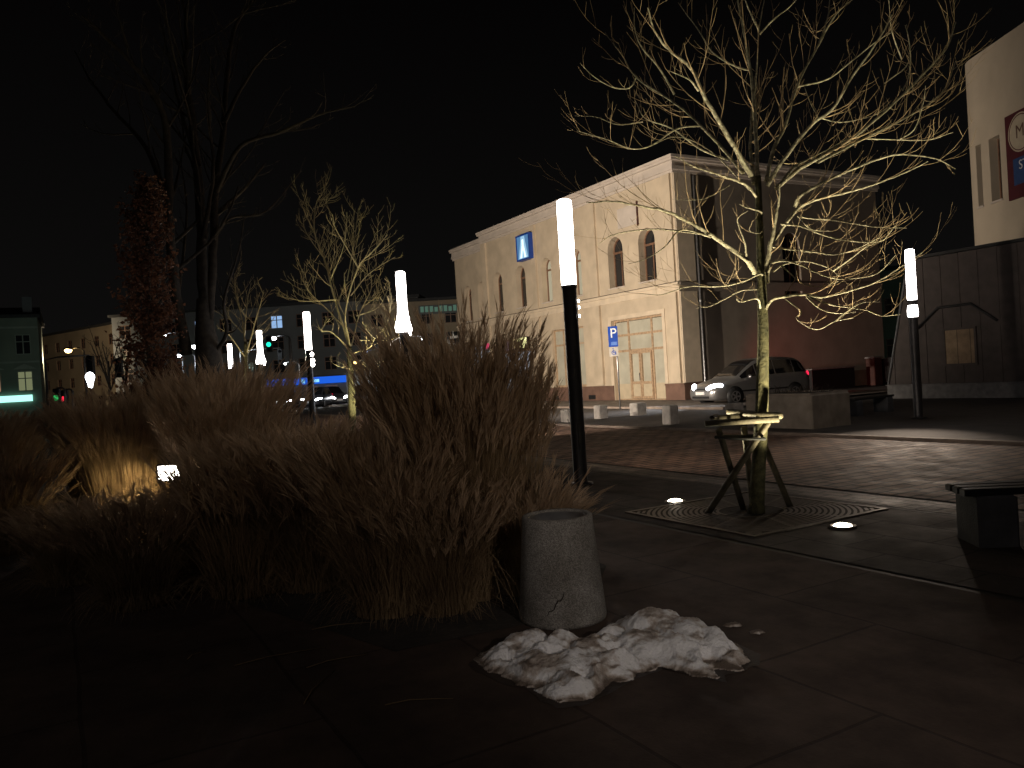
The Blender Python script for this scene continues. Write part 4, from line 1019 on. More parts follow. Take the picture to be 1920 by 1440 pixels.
# ------------------------------------------------------------------ old snow heap
def fbm(x, y, s):
    from mathutils import noise
    v = 0; a = 1
    for k in range(5): v += a * noise.noise(Vector((x * s, y * s, 3.7 + k))); s *= 2.1; a *= .52
    return v
def snow_heap():
    from mathutils import noise
    edge = [(893, 1246), (905, 1222), (950, 1212), (1000, 1200), (1060, 1205), (1118, 1200), (1135, 1176), (1190, 1168), (1230, 1158), (1285, 1172), (1330, 1190), (1378, 1210), (1410, 1238), (1395, 1254), (1350, 1262), (1345, 1275), (1280, 1262), (1240, 1252), (1190, 1270), (1150, 1290), (1090, 1318), (1055, 1322), (1010, 1298), (960, 1280), (915, 1262)]
    P = [gnd(x, y) for x, y in edge]; P = [Vector((p.x, p.y)) for p in P]
    cx = sum(p.x for p in P) / len(P); cy = sum(p.y for p in P) / len(P)
    def inside(q):
        c = False; j = len(P) - 1
        for i in range(len(P)):
            if (P[i].y > q.y) != (P[j].y > q.y) and q.x < (P[j].x - P[i].x) * (q.y - P[i].y) / (P[j].y - P[i].y) + P[i].x: c = not c
            j = i
        return c
    def dist(q):
        m = 9
        for i in range(len(P)):
            a, b = P[i - 1], P[i]; ab = b - a; k = max(0, min(1, (q - a).dot(ab) / ab.length_squared)); m = min(m, (q - (a + ab * k)).length)
        return m
    N = 190; x0, x1 = min(p.x for p in P) - .06, max(p.x for p in P) + .06; y0, y1 = min(p.y for p in P) - .06, max(p.y for p in P) + .06
    ny = 150; idx = {}; mb = MB(); hm = {}
    random.seed(14)
    lumps = []
    for (px, py, r, h) in ((1225, 1190, .17, .135), (1300, 1208, .17, .13), (1200, 1225, .15, .12), (1350, 1222, .10, .12), (1260, 1235, .12, .11), (1140, 1208, .09, .09), (1110, 1235, .12, .085),
                           (985, 1225, .12, .12), (1060, 1225, .08, .12), (1075, 1262, .12, .10), (1010, 1262, .11, .085), (1095, 1290, .10, .085), (1040, 1300, .09, .07), (935, 1236, .07, .05), (1390, 1238, .06, .06), (1160, 1255, .08, .07)):
        g = gnd(px, py); lumps.append((g.x, g.y, r, h))
    while len(lumps) < 130:
        q = Vector((rnd(x0, x1), rnd(y0, y1)))
        if inside(q): lumps.append((q.x, q.y, rnd(.025, .085), rnd(.02, .07)))
    pits = [(*gnd(px, py).xy, r, d) for px, py, r, d in ((1040, 1247, .075, .12), (1328, 1246, .06, .09), (1092, 1286, .07, .06), (1150, 1240, .05, .06), (1225, 1268, .06, .05), (1160, 1215, .05, .05), (965, 1250, .06, .04))]
    for i in range(N + 1):
        for j in range(ny + 1):
            x = x0 + (x1 - x0) * i / N; y = y0 + (y1 - y0) * j / ny
            wx = x + noise.noise(Vector((x * 9, y * 9, 0))) * .045 + noise.noise(Vector((x * 28, y * 28, 2))) * .016
            wy = y + noise.noise(Vector((x * 9, y * 9, 5))) * .045 + noise.noise(Vector((x * 28, y * 28, 7))) * .016
            q2 = Vector((wx, wy)); d = dist(q2) * (1 if inside(q2) else -1)
            h = -.03
            if d > 0:
                sm = min(1, d / .11); sm = sm ** 1.15
                acc = 0
                for lx, ly, r, lh in lumps:
                    k = 1 - ((wx - lx) ** 2 + (wy - ly) ** 2) / (r * r * 1.5)
                    if k > 0: acc += (lh * k ** 1.25) ** 2.0
                mound = min(1, d / .2); mound = mound * (2 - mound)
                h = .60 * acc ** .5 * (.08 + .92 * sm) + .06 * mound * (.75 + .5 * noise.noise(Vector((x * 4, y * 4, 3)))) + .010 * sm
                for lx, ly, r, dp in pits:
                    k = 1 - math.hypot(wx - lx, wy - ly) / r
                    if k > 0: h -= 1.25 * dp * min(1, 1.5 * k)
                h += (0.008 * noise.noise(Vector((x * 20, y * 20, 4))) + .0045 * noise.noise(Vector((x * 45, y * 45, 8))) + .0045 * noise.noise(Vector((x * 95, y * 95, 6)))) * sm
                h = max(h, .005 + .006 * abs(noise.noise(Vector((x * 40, y * 40, 1)))))
            hm[i, j] = (x - cx, y - cy, h)
    for i in range(N):
        for j in range(ny):
            q = [hm[i, j], hm[i + 1, j], hm[i + 1, j + 1], hm[i, j + 1]]
            if max(p[2] for p in q) < 0: continue
            f = []
            for key in ((i, j), (i + 1, j), (i + 1, j + 1), (i, j + 1)):
                if key not in idx: idx[key] = len(mb.v); mb.v.append(hm[key])
                f.append(idx[key])
            mb.f.append(tuple(f))
    o = mb.build('snow_heap', MT['snow'], None, True, (cx, cy, 0))
    tag(o, 'heap of dirty melting snow on the paving in front of the bin', 'snow')
    ws = MB(); m_ = 90; rim = []
    for k in range(m_):
        f = k / m_ * len(P); i0 = int(f) % len(P); q = P[i0].lerp(P[(i0 + 1) % len(P)], f - int(f)) - Vector((cx, cy))
        g_ = 1.05 + .06 * noise.noise(Vector((q.x * 5, q.y * 5, 0))) + .05 * noise.noise(Vector((q.x * 19, q.y * 19, 3)))
        rim.append((q.x * g_, q.y * g_ * 1.04, .0025))
    ws.add(rim + [(0, 0, .0025)], [(k, (k + 1) % m_, m_) for k in range(m_)])
    ws.build('wet_stain', MT['wet'], o)
    for (px, py, r, lab) in ((1375, 1173, .045, 'small patch of leftover snow nearest the heap, to its right'), (1418, 1187, .04, 'small patch of leftover snow farther right of the heap')):
        g = gnd(px, py); b = MB(); random.seed(px)
        pts = [(r * rnd(.6, 1.25) * math.cos(2 * PI * k / 14) * 1.2, r * rnd(.5, 1.1) * math.sin(2 * PI * k / 14) * .8) for k in range(14)]
        b.add([(x, y, .001) for x, y in pts] + [(x * .7, y * .7, .014 + rnd(-.004, .004)) for x, y in pts] + [(0, 0, .012)],
              [(k, (k + 1) % 14, 14 + (k + 1) % 14, 14 + k) for k in range(14)] + [(14 + k, 14 + (k + 1) % 14, 28) for k in range(14)])
        tag(b.build('snow_patch', MT['snow'], None, True, (g.x, g.y, 0)), lab, 'snow', 'small snow patches')
snow_heap()

# ------------------------------------------------------------------ street furniture
def block(px, py, w, h, lab, m='concrete'):
    g = gnd(px, py); o = MB().cbox(-w / 2, w / 2, -w / 2, w / 2, 0, h, .025).build('concrete_bollard', MT[m], None, False, (g.x, g.y, -.012 if True else 0), PR)
    tag(o, lab, 'bollard', 'square concrete bollards')
block(1127, 784, .34, .44, 'concrete block bollard lit bright on its right face by the headlights')
block(1197, 778, .42, .42, 'concrete block bollard right in front of the station entrance')
block(1258, 794, .34, .52, 'tall concrete block bollard between entrance and silver car')
block(1378, 790, .36, .50, 'concrete block bollard by the front wheel of the silver car')
block(1068, 790, .42, .40, 'dim concrete block bollard left of the dark lamp pole')
t = thing('planter', 'large square concrete planter with dry stems behind the tree trunk', 'planter', (*gnd(1524, 804).xy, -.012), PR)
# corner nearest camera is local (0,0); runs +y (right/away) and -x (left/away)
W1, W2, HP = 1.95, 1.30, .76
mb = MB(); mb.cbox(-W1, 0, 0, W2, 0, HP - .001, .03)
pl = mb.build('trough', MT['planter'], t)
MB().ring([(-W1, 0), (0, 0), (0, W2), (-W1, W2)], [(-W1 + .09, .09), (-.09, .09), (-.09, W2 - .09), (-W1 + .09, W2 - .09)], 0, .03)
rim = MB(); rim.ring([(-W1 + .03, .03), (-.03, .03), (-.03, W2 - .03), (-W1 + .03, W2 - .03)], [(-W1 + .11, .11), (-.11, .11), (-.11, W2 - .11), (-W1 + .11, W2 - .11)], -(HP + .03), -(HP - .003))
rim.v = [(x, z, -y) for x, y, z in rim.v]; rim.build('rim', MT['planter'], t)
so = MB().box(-W1 + .11, -.11, .11, W2 - .11, HP - .0005, HP + .012).build('earth', MT['soil'], t)
random.seed(8); st = MB()
for i in range(90):
    x, y = rnd(-W1 + .15, -.15), rnd(.15, W2 - .15); a = rnd(0, 6.28); h = rnd(.06, .22)
    st.tube([(x, y, HP), (x + .05 * math.cos(a), y + .05 * math.sin(a), HP + h * .7), (x + .14 * math.cos(a), y + .14 * math.sin(a), HP + h)], [.005, .004, .002], 4, False)
st.build('dry_stems', MT['darkbark'], so, fix=False)
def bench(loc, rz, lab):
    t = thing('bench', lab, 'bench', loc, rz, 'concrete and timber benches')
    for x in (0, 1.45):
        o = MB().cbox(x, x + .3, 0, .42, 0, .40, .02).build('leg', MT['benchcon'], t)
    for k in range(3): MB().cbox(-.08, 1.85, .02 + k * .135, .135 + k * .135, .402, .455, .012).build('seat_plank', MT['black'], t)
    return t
b1 = gnd(1838, 1028)
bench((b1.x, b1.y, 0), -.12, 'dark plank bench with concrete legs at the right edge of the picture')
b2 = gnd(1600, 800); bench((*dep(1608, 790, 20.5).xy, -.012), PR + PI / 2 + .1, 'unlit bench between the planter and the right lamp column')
# parking sign
g = gnd(1163, 768)
t = thing('parking_sign', 'blue parking sign with white P and wheelchair plate before the station door', 'sign', (g.x, g.y, .0), -.12)
k = g.y / 1500.0
MB().tube([(0, 0, 0), (0, 0, 3.3)], .03, 10).build('pole', MT['galv'], t, True)
def bx2(n, m, x0, x1, y0, y1, z0, z1): return MB().box(x0, x1, y0, y1, z0, z1).build(n, m, t)
bx2('blue_plate', MT['blue'], -.30, .07, -.05, -.035, 2.47, 3.27)
shift(text_mb('P', .52, .003), -.10, -.054, 2.99).build('letter', MT['white'], t)
bx2('small_print', MT['bluelt'], -.20, .03, -.053, -.0505, 2.53, 2.66)
bx2('grey_plate', MT['grey'], -.29, .06, -.05, -.035, 2.09, 2.45)
wc = MB()
q = [(.085 * math.cos(2 * PI * i / 18) - .12, .085 * math.sin(2 * PI * i / 18) + 2.24) for i in range(18)]
wc.ring(q, [((x + .12) * .72 - .12, (z - 2.24) * .72 + 2.24) for x, z in q], -.054, -.0505)
wc.box(-.15, -.125, -.054, -.0505, 2.25, 2.36); wc.box(-.15, -.05, -.0545, -.0506, 2.235, 2.26)
wc.box(-.055, -.03, -.0545, -.0506, 2.15, 2.25)
wc.prism([(.024 * math.cos(2 * PI * i / 10) - .14, .024 * math.sin(2 * PI * i / 10) + 2.395) for i in range(10)], -.054, -.0505)
wc.build('wheelchair_symbol', MT['blue'], t)

# ------------------------------------------------------------------ car
def make_car(paint, label, loc, rz, group, scale=1):
    t = thing('parked_car', label, 'car', loc, rz, group)
    S = [  # x, ztop, zbelt, zedge, hw, hwroof, zbot
        (0.00, .60, .56, .58, .55, .40, .30), (.05, .70, .62, .67, .74, .55, .24), (.20, .80, .70, .77, .84, .62, .20), (.55, .90, .80, .87, .89, .66, .19), (.95, .985, .90, .955, .90, .69, .19),
        (1.12, 1.03, .94, 1.0, .905, .72, .19), (1.55, 1.33, .97, 1.28, .905, .67, .19), (2.0, 1.60, .99, 1.54, .905, .635, .19), (2.4, 1.70, 1.0, 1.635, .905, .63, .19), (2.9, 1.73, 1.01, 1.66, .905, .63, .19),
        (3.5, 1.72, 1.02, 1.65, .90, .63, .19), (4.05, 1.66, 1.03, 1.59, .89, .61, .20), (4.33, 1.53, 1.04, 1.45, .87, .60, .23), (4.52, 1.16, 1.02, 1.10, .84, .62, .26), (4.61, .88, .80, .85, .78, .60, .32), (4.63, .66, .6, .64, .70, .5, .38)]
    def sec(s):
        x, zt, zb, ze, hw, hr, z0 = s
        half = [(0, z0), (hw * .86, z0), (hw * .97, z0 + .08), (hw, (z0 + zb) * .55), (hw * .995, zb - .10), (hw * .965, zb), (hr + .025, ze - .02), (hr * .92, ze + (zt - ze) * .55), (hr * .5, zt - .008), (0, zt)]
        return [Vector((x, y, z)) for y, z in half] + [Vector((x, -y, z)) for y, z in half[-2:0:-1]]
    secs = [sec(s) for s in S]; n = len(secs[0]); mb = MB()
    mb.v = [tuple(p) for s in secs for p in s]
    for i in range(len(secs) - 1):
        for k in range(n): mb.f.append((i * n + k, i * n + (k + 1) % n, (i + 1) * n + (k + 1) % n, (i + 1) * n + k))
    mb.f.append(tuple(range(n))); mb.f.append(tuple((len(secs) - 1) * n + k for k in range(n)))
    o = mb.build('body', paint, t, True)
    def patch(i0, i1, k0, k1, f0=.06, f1=.94, off=.008, g0=.0, g1=1.0):
        """panel lying just outside the body between sections i0..i1 and rows k0..k1"""
        P = MB(); nx = 10
        def at(s, r):
            i = min(len(secs) - 2, int(s)); fr = s - i; a = secs[i][k0].lerp(secs[i][k1], r); b = secs[i + 1][k0].lerp(secs[i + 1][k1], r); return a.lerp(b, fr)
        rows = []
        for j in range(nx + 1):
            s = i0 + (i1 - i0) * (g0 + (g1 - g0) * j / nx); rows.append([at(s, f0), at(s, (f0 + f1) / 2), at(s, f1)])
        out = Vector((0, 1 if secs[3][k0].y > 0 else -1, .35)).normalized() * off
        P.v = [tuple(p + out) for r in rows for p in r]
        P.f = [(3 * j + c, 3 * j + c + 1, 3 * j + c + 4, 3 * j + c + 3) for j in range(nx) for c in range(2)]
        return P
    for kk, nm in (((5, 6), 1), ((n - 5, n - 6), -1)):
        for a, b in ((5.3, 6.9), (7.0, 8.9), (9.0, 10.5), (10.6, 12.2)):
            patch(a, b, kk[0], kk[1], .08, .92).build('side_window', MT['carglass'], t, True)
    # windscreen and rear screen
    def across(i0, i1, off, g):
        P = MB(); nx = 8
        rows = []
        for j in range(nx + 1):
            s = i0 + (i1 - i0) * j / nx; i = min(len(secs) - 2, int(s)); fr = s - i
            rows.append([secs[i][k].lerp(secs[i + 1][k], fr) for k in (7, 8, 9, 10, 11)])
        P.v = [tuple(p + off) for r in rows for p in r]; P.f = [(5 * j + c, 5 * j + c + 1, 5 * j + c + 6, 5 * j + c + 5) for j in range(nx) for c in range(4)]
        return P
    across(5.15, 7.6, Vector((-.006, 0, .008)), 0).build('windscreen', MT['carglass'], t, True)
    across(12.1, 12.95, Vector((.008, 0, .006)), 0).build('rear_screen', MT['carglass'], t, True)
    for x in (.92, 3.76):
        for s in (-1, 1):
            MB().tube([(x, s * .80, .33), (x, s * .912, .33)], [.375, .372], 24).build('wheel_arch', MT['black'], t, True)
            wv = MB().tube([(x, s * .74, .31), (x, s * .90, .31), (x, s * .92, .31)], [.31, .31, .285], 24).build('wheel', MT['rubber'], t, True)
            rim = MB().tube([(x, s * .90, .31), (x, s * .925, .31)], [.045, .04], 12)
            for a in range(5):
                q = 2 * PI * a / 5; d = Vector((math.cos(q), 0, math.sin(q))); c = Vector((x, s * .924, .31))
                e = Vector((-d.z, 0, d.x)) * .03
                rim.add([c - e, c + e, c + d * .2 + e * 1.2, c + d * .2 - e * 1.2], [(0, 1, 2, 3)])
            q = [(.21 * math.cos(2 * PI * i / 24) + x, .21 * math.sin(2 * PI * i / 24) + .31) for i in range(24)]
            rim.ring(q, [((a - x) * .85 + x, (b - .31) * .85 + .31) for a, b in q], s * .921, s * .928)
            rim.build('rim', MT['galv'], wv)
    for s in (-1, 1):
        h = MB(); h.sphere((0, 0, 0), 1, 16)
        rot = Matrix.Rotation(R(-s * 38), 3, 'Z') @ Matrix.Rotation(R(0), 3, 'X')
        h.v = [tuple(rot @ Vector((x * .10, y * .33, z * .12)) + Vector((.19, s * .62, .70))) for x, y, z in h.v]
        h.v = [(x, y, z + (.22 * (abs(y) - .60))) for x, y, z in h.v]
        h.build('headlight', E_HEAD, t, True)
        h = MB().sphere((4.50, s * .80, .98), .07, 10, (.9, .6, 1.7)); h.build('tail_light', E_TAIL, t, True)
        MB().sphere((1.55, s * 1.0, 1.02), .09, 10, (.6, 1.2, .75)).build('door_mirror', paint, t, True)
        MB().box(1.2, 3.4, s * .908 - .006, s * .908 + .006, .47, .53).build('side_trim', MT['black'], t)
    MB().box(-.012, .06, -.36, .36, .60, .66).build('grille', MT['black'], t)
    MB().box(-.03, .12, -.50, .50, .29, .37).build('lower_grille', MT['black'], t)
    MB().box(-.035, .04, -.26, .26, .43, .54).build('number_plate', MT['white'], t)
    return t
Fw = Vector((8.30, 29.87)); hd = Vector((-.922, -.387))
fr = Fw + hd * .92; rz = math.atan2(-hd.y, -hd.x)   # body x runs front -> rear
cpos = Vector((fr.x, fr.y, -.012)) + Vector((hd.y, -hd.x, 0)) * -.9 * 0
side_off = Vector((-hd.y, hd.x, 0)) * -.9
# the wheel measured is the near-side one: shift the centre line half a width away from camera
away = Vector((-hd.y * -1, hd.x * -1, 0)); away = Vector((-.387, .922, 0))
cpos = cpos + away * .88
make_car(MT['silver'], 'silver people carrier with headlights on, leaving the street beside the station', cpos, rz, None)
def carpt(x, y, z): c, s = math.cos(rz), math.sin(rz); return cpos + Vector((x * c - y * s, x * s + y * c, z))
for s in (-1, 1): spot('headlight_beam', carpt(-.05, s * .66, .70), carpt(-7, s * .8, .05), 900, 62, COOL, .9, .05)
for sd in (-1, 1): spot('tail_light_glow', carpt(4.66, sd * .80, .98), stn(0, 8.5, .9), 120, 82, (1, .03, .02), .9, .08)

# ------------------------------------------------------------------ far background
def block_building(name, label, loc, rz, w, d, h, cols, rows, zs, ww, wh, wallm, lit={}, roof=True, frame='trimgreen', cat='building', skip=()):
    t = thing(name, label, cat, loc, rz, None)
    holes = []; W = []
    for r in range(rows):
        for c in range(cols):
            if (r, c) in skip: continue
            x = w * (c + .5) / cols - w / 2; z = zs[r]
            W.append((r, c, rect(x - ww / 2, x + ww / 2, z, z + wh)))
    m = MB().wall(rect(-w / 2, w / 2, 0, h), [q[2] for q in W], 0, .2)
    m.box(-w / 2, -w / 2 + .01, .001, d, 0, h).box(w / 2 - .01, w / 2, .001, d, 0, h).box(-w / 2, w / 2, d - .01, d, 0, h)
    m.build('wall', MT[wallm], t)
    MB().box(-w / 2 - .25, w / 2 + .25, -.35, d + .2, h + .002, h + .3).build('roof', MT['roof'], t)
    for r, c, q in W:
        x0, z0 = q[0]; x1, z1 = q[2]
        f = MB().ring(q, rect(x0 + .07, x1 - .07, z0 + .07, z1 - .07), .06, .12).box((x0 + x1) / 2 - .05, (x0 + x1) / 2 + .05, .065, .115, z0 + .07, z1 - .07).box(x0 + .07, x1 - .07, .07, .11, z0 + (z1 - z0) * .62, z0 + (z1 - z0) * .62 + .08)
        fo = f.build('window', MT[frame], t)
        MB().box(x0 + .06, x1 - .06, .12, .13, z0 + .06, z1 - .06).build('pane', lit.get((r, c), MT['glass']), fo)
    return t
tb = dep(80, 755, 77.0)
ten = block_building('tenement', 'pale green tenement with a glowing cyan shop strip at the far left', (tb.x - 7.8 * math.cos(.5), 77 - 7.8 * math.sin(.5), 0), .5, 15.6, 12, 10.0, 6, 3, (3.0, 6.5, 8.7), 1.25, 1.9, 'greenwall', {(0, 4): E_WINO, (0, 5): E_WING}, skip=tuple((2, c) for c in range(6)))
for z in (5.7, 9.0): MB().box(-7.8, 7.8, -.12, .0, z, z + .16).build('moulding', MT['trimgreen'], ten)
MB().box(6.6, 7.4, 1, 1.8, 10.3, 12.1).build('chimney', MT['greyflat'], ten)
MB().add([(-8.2, -.5, 10.31), (8.1, -.5, 10.31), (8.1, 12.3, 10.31), (-8.2, 12.3, 10.31), (-8.2, 6, 11.6), (7.9, 6, 11.6)], [(0, 1, 5, 4), (3, 4, 5, 2), (0, 4, 3), (1, 2, 5)]).build('pitched_roof', MT['roof'], ten)
MB().box(-7.7, 7.0, -.25, -.02, 2.02, 2.62).build('shop_fascia', E_CYAN, ten)
for x in (3.9, 6.5): MB().prism([(x - 1.0, 5.1), (x + 1.0, 5.1), (x, 5.6)], -.12, -.005).build('window_pediment', MT['trimgreen'], ten)
# long beige block
bp1, bp2 = dep(40, 762, 124.0), dep(320, 748, 97.0); bc = (bp1 + bp2) / 2; bl = (bp2 - bp1).xy
block_building('apartment_block', 'long beige apartment block receding behind the red-brown oak', (bc.x, bc.y, 0), math.atan2(bl.y, bl.x), bl.length, 11, 11.6, 11, 4, (1.0, 3.7, 6.4, 9.0), 1.3, 1.4, 'beigeflat', {(2, 1): em('pink_room', (1, .35, .30), .22)}, frame='darkwood')
# grey slab with lit windows behind the row
gb = dep(520, 750, 92.0)
block_building('apartment_block', 'dark grey apartment block with two blue lit windows behind the lamp row', (gb.x - 1, 92, 0), -.06, 36, 12, 11.2, 12, 4, (1.0, 3.6, 6.2, 8.7), 1.4, 1.5, 'greyflat', {(3, 3): E_WINB, (3, 6): E_WINB, (0, 9): E_WIN}, frame='darkwood')
rb = dep(790, 745, 88.0)
rbo = block_building('apartment_block', 'beige block with a small green roof sign left of the station', (rb.x + 5, 90, 0), .05, 22, 12, 10.6, 8, 3, (2.8, 5.6, 8.0), 1.3, 1.4, 'beigeflat', {}, frame='darkwood')
t = thing('roof_sign', 'pale green lettered sign on the beige block beside the station', 'sign', (*dep(828, 592, 89.3).xy, 9.3), .05)
for k in range(9): MB().box(-2.3 + k * .52, -2.3 + k * .52 + .36, -.1, .1, 0, .62).build('letter', em('pale_green_letter', (.45, .85, .62), .14), t) if k == 0 else None
mbx = MB()
for k in range(1, 9): mbx.box(-2.3 + k * .52, -2.3 + k * .52 + .36, -.1, .1, 0, .62 if k % 3 else .5)
mbx.build('lettering', bpy.data.materials['pale_green_letter'], t); MB().box(-2.5, 2.6, .02, .1, -.25, .75).box(-2.3, -2.2, .11, .5, -.6, .7).box(2.2, 2.3, .11, .5, -.6, .7).build('backing', MT['greyflat'], t)
# low shop pavilion with blue fascia
sp_ = dep(578, 735, 82.0)
t = thing('shop_pavilion', 'low shop with a long glowing blue fascia behind the lamp pole', 'building', (sp_.x, 82, 0), .02)
MB().box(-4.6, 4.6, 0, 7, 0, 2.0).build('wall', MT['greyflat'], t)
MB().box(-4.7, 4.7, -.3, -.05, 2.02, 2.72).build('blue_fascia', E_BLUE, t)
MB().box(-.55, -.2, -.33, -.302, 2.15, 2.55).box(.3, 1.25, -.33, -.302, 2.2, 2.5).build('fascia_words', E_BLUEW, t)
MB().box(-4.75, 4.75, -.32, 7.2, 2.722, 2.86).build('roof', MT['roof'], t)
for x in (-3.4, -1.6, .4, 2.4): MB().box(x - .6, x + .6, -.02, .01, .35, 1.8).build('shop_window', em('dim_shop_window', (.5, .36, .34), .16), t) if x == -3.4 else MB().box(x - .6, x + .6, -.02, .01, .35, 1.8).build('shop_window', bpy.data.materials['dim_shop_window'], t)
# kiosk window
kb = dep(692, 745, 70.0)
t = thing('kiosk', 'small dark kiosk with a pale lit window right of the blue shop', 'kiosk', (kb.x, 70, 0), 0)
MB().box(-1.9, 1.9, 0, 3, 0, 2.6).build('wall', MT['greyflat'], t); MB().box(-2.1, 2.1, -.3, 3.2, 2.602, 2.75).build('roof', MT['roof'], t)
MB().ring(rect(-1.1, 1.1, .9, 2.0), rect(-1.02, 1.02, .98, 1.92), -.05, .0).box(-.04, .04, -.045, 0, .98, 1.92).build('window_frame', MT['white'], t)
MB().box(-1.02, 1.02, -.03, -.02, .98, 1.92).build('window_pane', em('pale_kiosk_window', (.62, .78, .88), .45), t)
fb = dep(1672, 700, 66.0)
block_building('house', 'pale greenish house glimpsed in the gap beside the annex', (fb.x + 3, 66, 0), -.4, 12, 8, 8.5, 5, 2, (1.2, 4.6), 1.2, 1.6, 'greenwall', {}, frame='darkwood')
spot('street_fill_light', (fb.x - 2, 56, 5), (fb.x + 1, 66, 4), 70, 110, (.75, 1, .85), .8)  # spot added to light the house, no lamp stands here
# traffic light gantries, far lamps, signs
def street_lamp(px, py, Y, label, mat, r=.16, arm=1.2, ez=None):
    p = dep(px, py, Y)
    t = thing('street_lamp', label, 'street lamp', (p.x + arm, p.y, 0), 0, 'distant street lamps')
    MB().tube([(0, 0, 0), (0, 0, p.z - .1), (-arm * .3, 0, p.z + .15), (-arm, 0, p.z + .14)], [.09, .06, .045, .04], 8).build('pole', MT['galv'], t, True)
    MB().sphere((-arm, 0, p.z + .13), r * 1.1, 10, (1.3, .8, .45)).build('lamp_head', MT['metal'], t, True)
    MB().sphere((-arm, 0, p.z), r, 12, (1, 1, .8)).build('lamp_glass', mat, t, True)
street_lamp(128, 657, 62, 'orange distant street lamp before the long beige block', E_LAMPO, .26)
street_lamp(365, 650, 55, 'brightest white distant lamp seen against the huge dark trunk', E_LAMPW, .2)
street_lamp(335, 667, 60, 'white distant lamp just left of the huge dark trunk', E_LAMPW, .16)
street_lamp(309, 629, 60, 'faint white distant lamp behind the red-brown oak leaves', E_LAMPW, .10)
street_lamp(513, 634, 58, 'white distant lamp just above the green traffic light', E_LAMPW, .2)
street_lamp(535, 682, 70, 'small white distant lamp below the green traffic light', E_LAMPW, .12)
street_lamp(666, 680, 66, 'small amber distant lamp behind the mid-sized lit tree trunk', E_LAMPO, .16)
street_lamp(687, 660, 75, 'tiny bluish distant lamp right of the mid-sized lit tree trunk', em('bluish_lamp', (.5, .6, 1), 3), .10)
street_lamp(792, 635, 40, 'small white lamp on a long arm right of the flaring lamp column', E_LAMPW, .075, -1.6)
g = dep(169, 712, 40)
t = thing('globe_lamp', 'glowing white pear-shaped lamp among the grass tops at left', 'lamp', (g.x, g.y, 0))
MB().tube([(0, 0, 0), (0, 0, g.z - .3)], .05, 8).build('post', MT['metal'], t)
MB().lathe([(0, -.42), (.08, -.40), (.11, -.25), (.16, -.05), (.21, .1), (.2, .24), (.1, .36), (0, .38)], 16, (0, 0, g.z)).build('globe', E_LAMPW, t, True)
def traffic_light(px, py, Y, label, mat, armdx):
    p = dep(px, py, Y)
    t = thing('traffic_light', label, 'traffic light', (p.x + armdx, p.y, 0), 0, 'traffic lights at the far junction')
    MB().tube([(0, 0, 0), (0, 0, p.z + .5), (-armdx * .3, 0, p.z + .62), (-armdx, 0, p.z + .62)], [.09, .07, .05, .04], 8).build('pole', MT['galv'], t, True)
    MB().cbox(-armdx - .2, -armdx + .2, -.14, .14, p.z - .55, p.z + .58, .04).build('signal_head', MT['black'], t)
    zz = p.z if mat is not None else p.z
    if mat is not None: MB().tube([(-armdx, -.145, zz), (-armdx, -.175, zz)], .17, 14).build('lit_lens', mat, t)
    for dz_ in (-.36, .36): MB().tube([(-armdx, -.141, zz + dz_), (-armdx, -.16, zz + dz_)], .12, 12).build('dark_lens', MT['carglass'], t)
traffic_light(505, 646, 57, 'traffic light showing green on a mast arm beside the white lamp', E_GREEN, 1.4)
traffic_light(107, 746, 50, 'low traffic light glowing green at the left above the grass', em('green_low_signal', (.05, .9, .2), .8), .5)
traffic_light(122, 748, 52, 'low traffic light glowing red at the left above the grass', E_RED, .5)
traffic_light(170, 686, 46, 'unlit traffic light hanging from a long arm before the beige block', None, -2.6)
traffic_light(223, 690, 46, 'unlit traffic light near the red-brown oak on the far arm', None, 1.0)
traffic_light(526, 668, 60, 'unlit traffic light on the arm left of the dark lamp pole', None, -3.0)
g = dep(712, 717, 46); t = thing('road_sign', 'round road sign seen from behind right of the kiosk window', 'road sign', (g.x, g.y, 0))
MB().tube([(0, 0, 0), (0, 0, g.z + .3)], .03, 8).build('post', MT['galv'], t)
MB().tube([(0, -.035, g.z), (0, -.055, g.z)], .32, 20).build('sign_disc', MT['grey'], t)
# far cars: copies of the people carrier in dark paint
fc = make_car(MT['darkcar'], 'distant dark car with a close pair of headlights left of the dark lamp pole', (*dep(528, 750, 66).xy, -.05), PI / 2 + .15, 'distant cars on the far road')
for px, py, Y, lab, rzz in ((582, 748, 66, 'distant dark car with headlights split by the dark lamp pole', PI / 2), (637, 746, 70, 'distant dark car with one bright headlight right of the pole', PI / 2 + .5)):
    p = dep(px, py, Y); dup(fc, lab, (p.x, p.y, -.05), rzz)
p = dep(670, 746, 64); dup(fc, 'distant dark car showing two red tail lights near the lit trunk', (p.x, p.y + 4.6, -.05), -PI / 2 + .1)
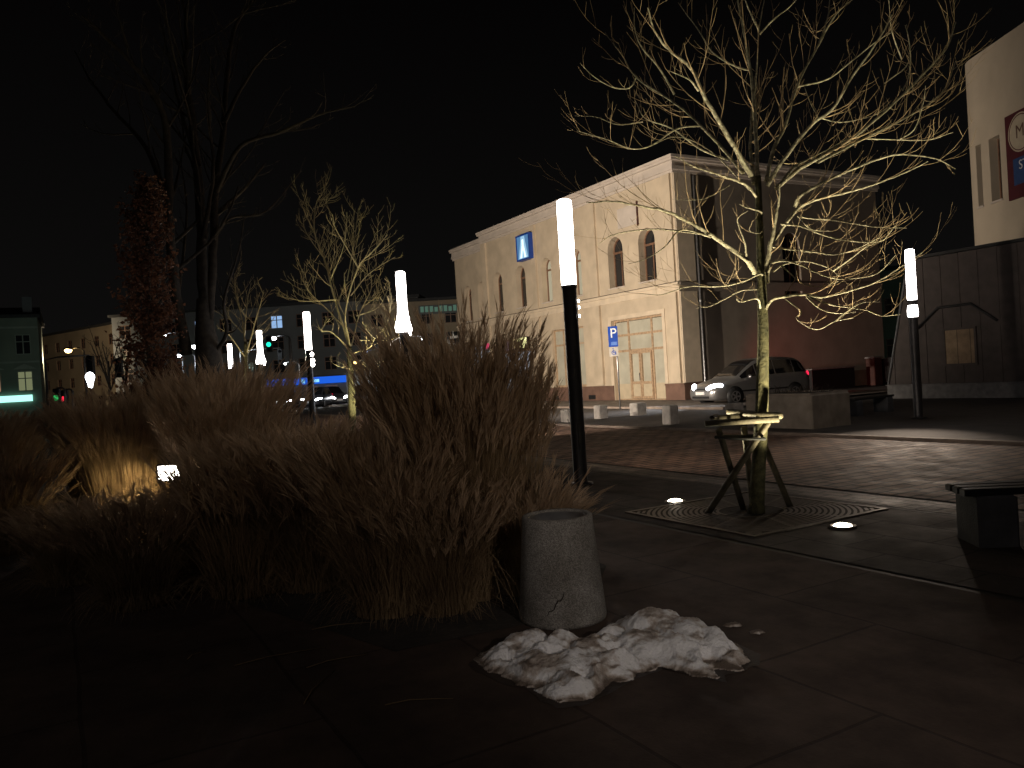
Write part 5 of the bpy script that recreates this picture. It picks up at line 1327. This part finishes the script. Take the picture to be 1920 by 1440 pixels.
# long low bus roof lights hint and small dark street trees near the beige block
def small_tree(px, pyb, pyt, Y, label, seed):
    random.seed(seed); b = dep(px, pyb, Y); b.z = 0; top = dep(px + rnd(-6, 6), pyt, Y) - b
    t = thing('street_tree', label, 'tree', b, 0, 'small bare street trees')
    MB().tube([(0, 0, 0), top * .4, top * .7], [.09, .07, .05], 7).build('trunk', MT['darkbark'], t, True)
    cr = MB()
    for k in range(7):
        s = rnd(.35, .7); a = rnd(0, 6.28); r = rnd(.5, 1.4)
        e = top * rnd(.75, 1.02) + Vector((math.cos(a) * r, math.sin(a) * r, 0))
        grow(cr, cr, bez([top * s, (top * s).lerp(e, .5) + Vector((0, 0, -.1)), e], 3), .045, .015, 0, 2, (2.2, 2.2), .4, .25, .012)
    cr.build('crown', MT['darkbark'], t, True, fix=False)
small_tree(205, 745, 622, 44, 'small dark bare tree in front of the long beige block', 1)
small_tree(232, 745, 640, 48, 'thin dark bare tree touching the left side of the oak', 2)
small_tree(836, 745, 640, 60, 'dark bare tree behind the plumes, left of the station corner', 3)
o = struct('winter_lawn', MB().add([(*uv(22, 5.0).xy, .002), (*uv(45, 5.0).xy, .002), (*uv(52, -14).xy, .002), (*uv(34.1, -14).xy, .002), (*uv(26.1, 4.3).xy, .002)], [(0, 1, 2, 3, 4)]), MT['drygrass'], 0)

# spots added to light the far street fronts, not all at a lamp
spot('street_fill_light', (*dep(365, 650, 55).xy, 5.4), (-24, 92, 4), 1600, 120, (.85, .95, 1), .8, .2)
spot('street_fill_light', (bc.x + 10, bc.y - 26, 6.5), (bc.x, bc.y, 6), 6000, 130, (1, .78, .52), .8, .2)
spot('street_fill_light', (-44, 62, 5.5), (-50, 76, 5), 210, 120, (.72, 1.0, .84), .8, .2)
spot('street_fill_light', (*dep(792, 635, 60).xy, 6.0), (-6, 90, 6), 1300, 120, (1, .86, .66), .8, .2)
spot('street_fill_light', (-18, 60, 6), (-20, 80, 0), 1300, 120, (1, .92, .82), .8, .2)
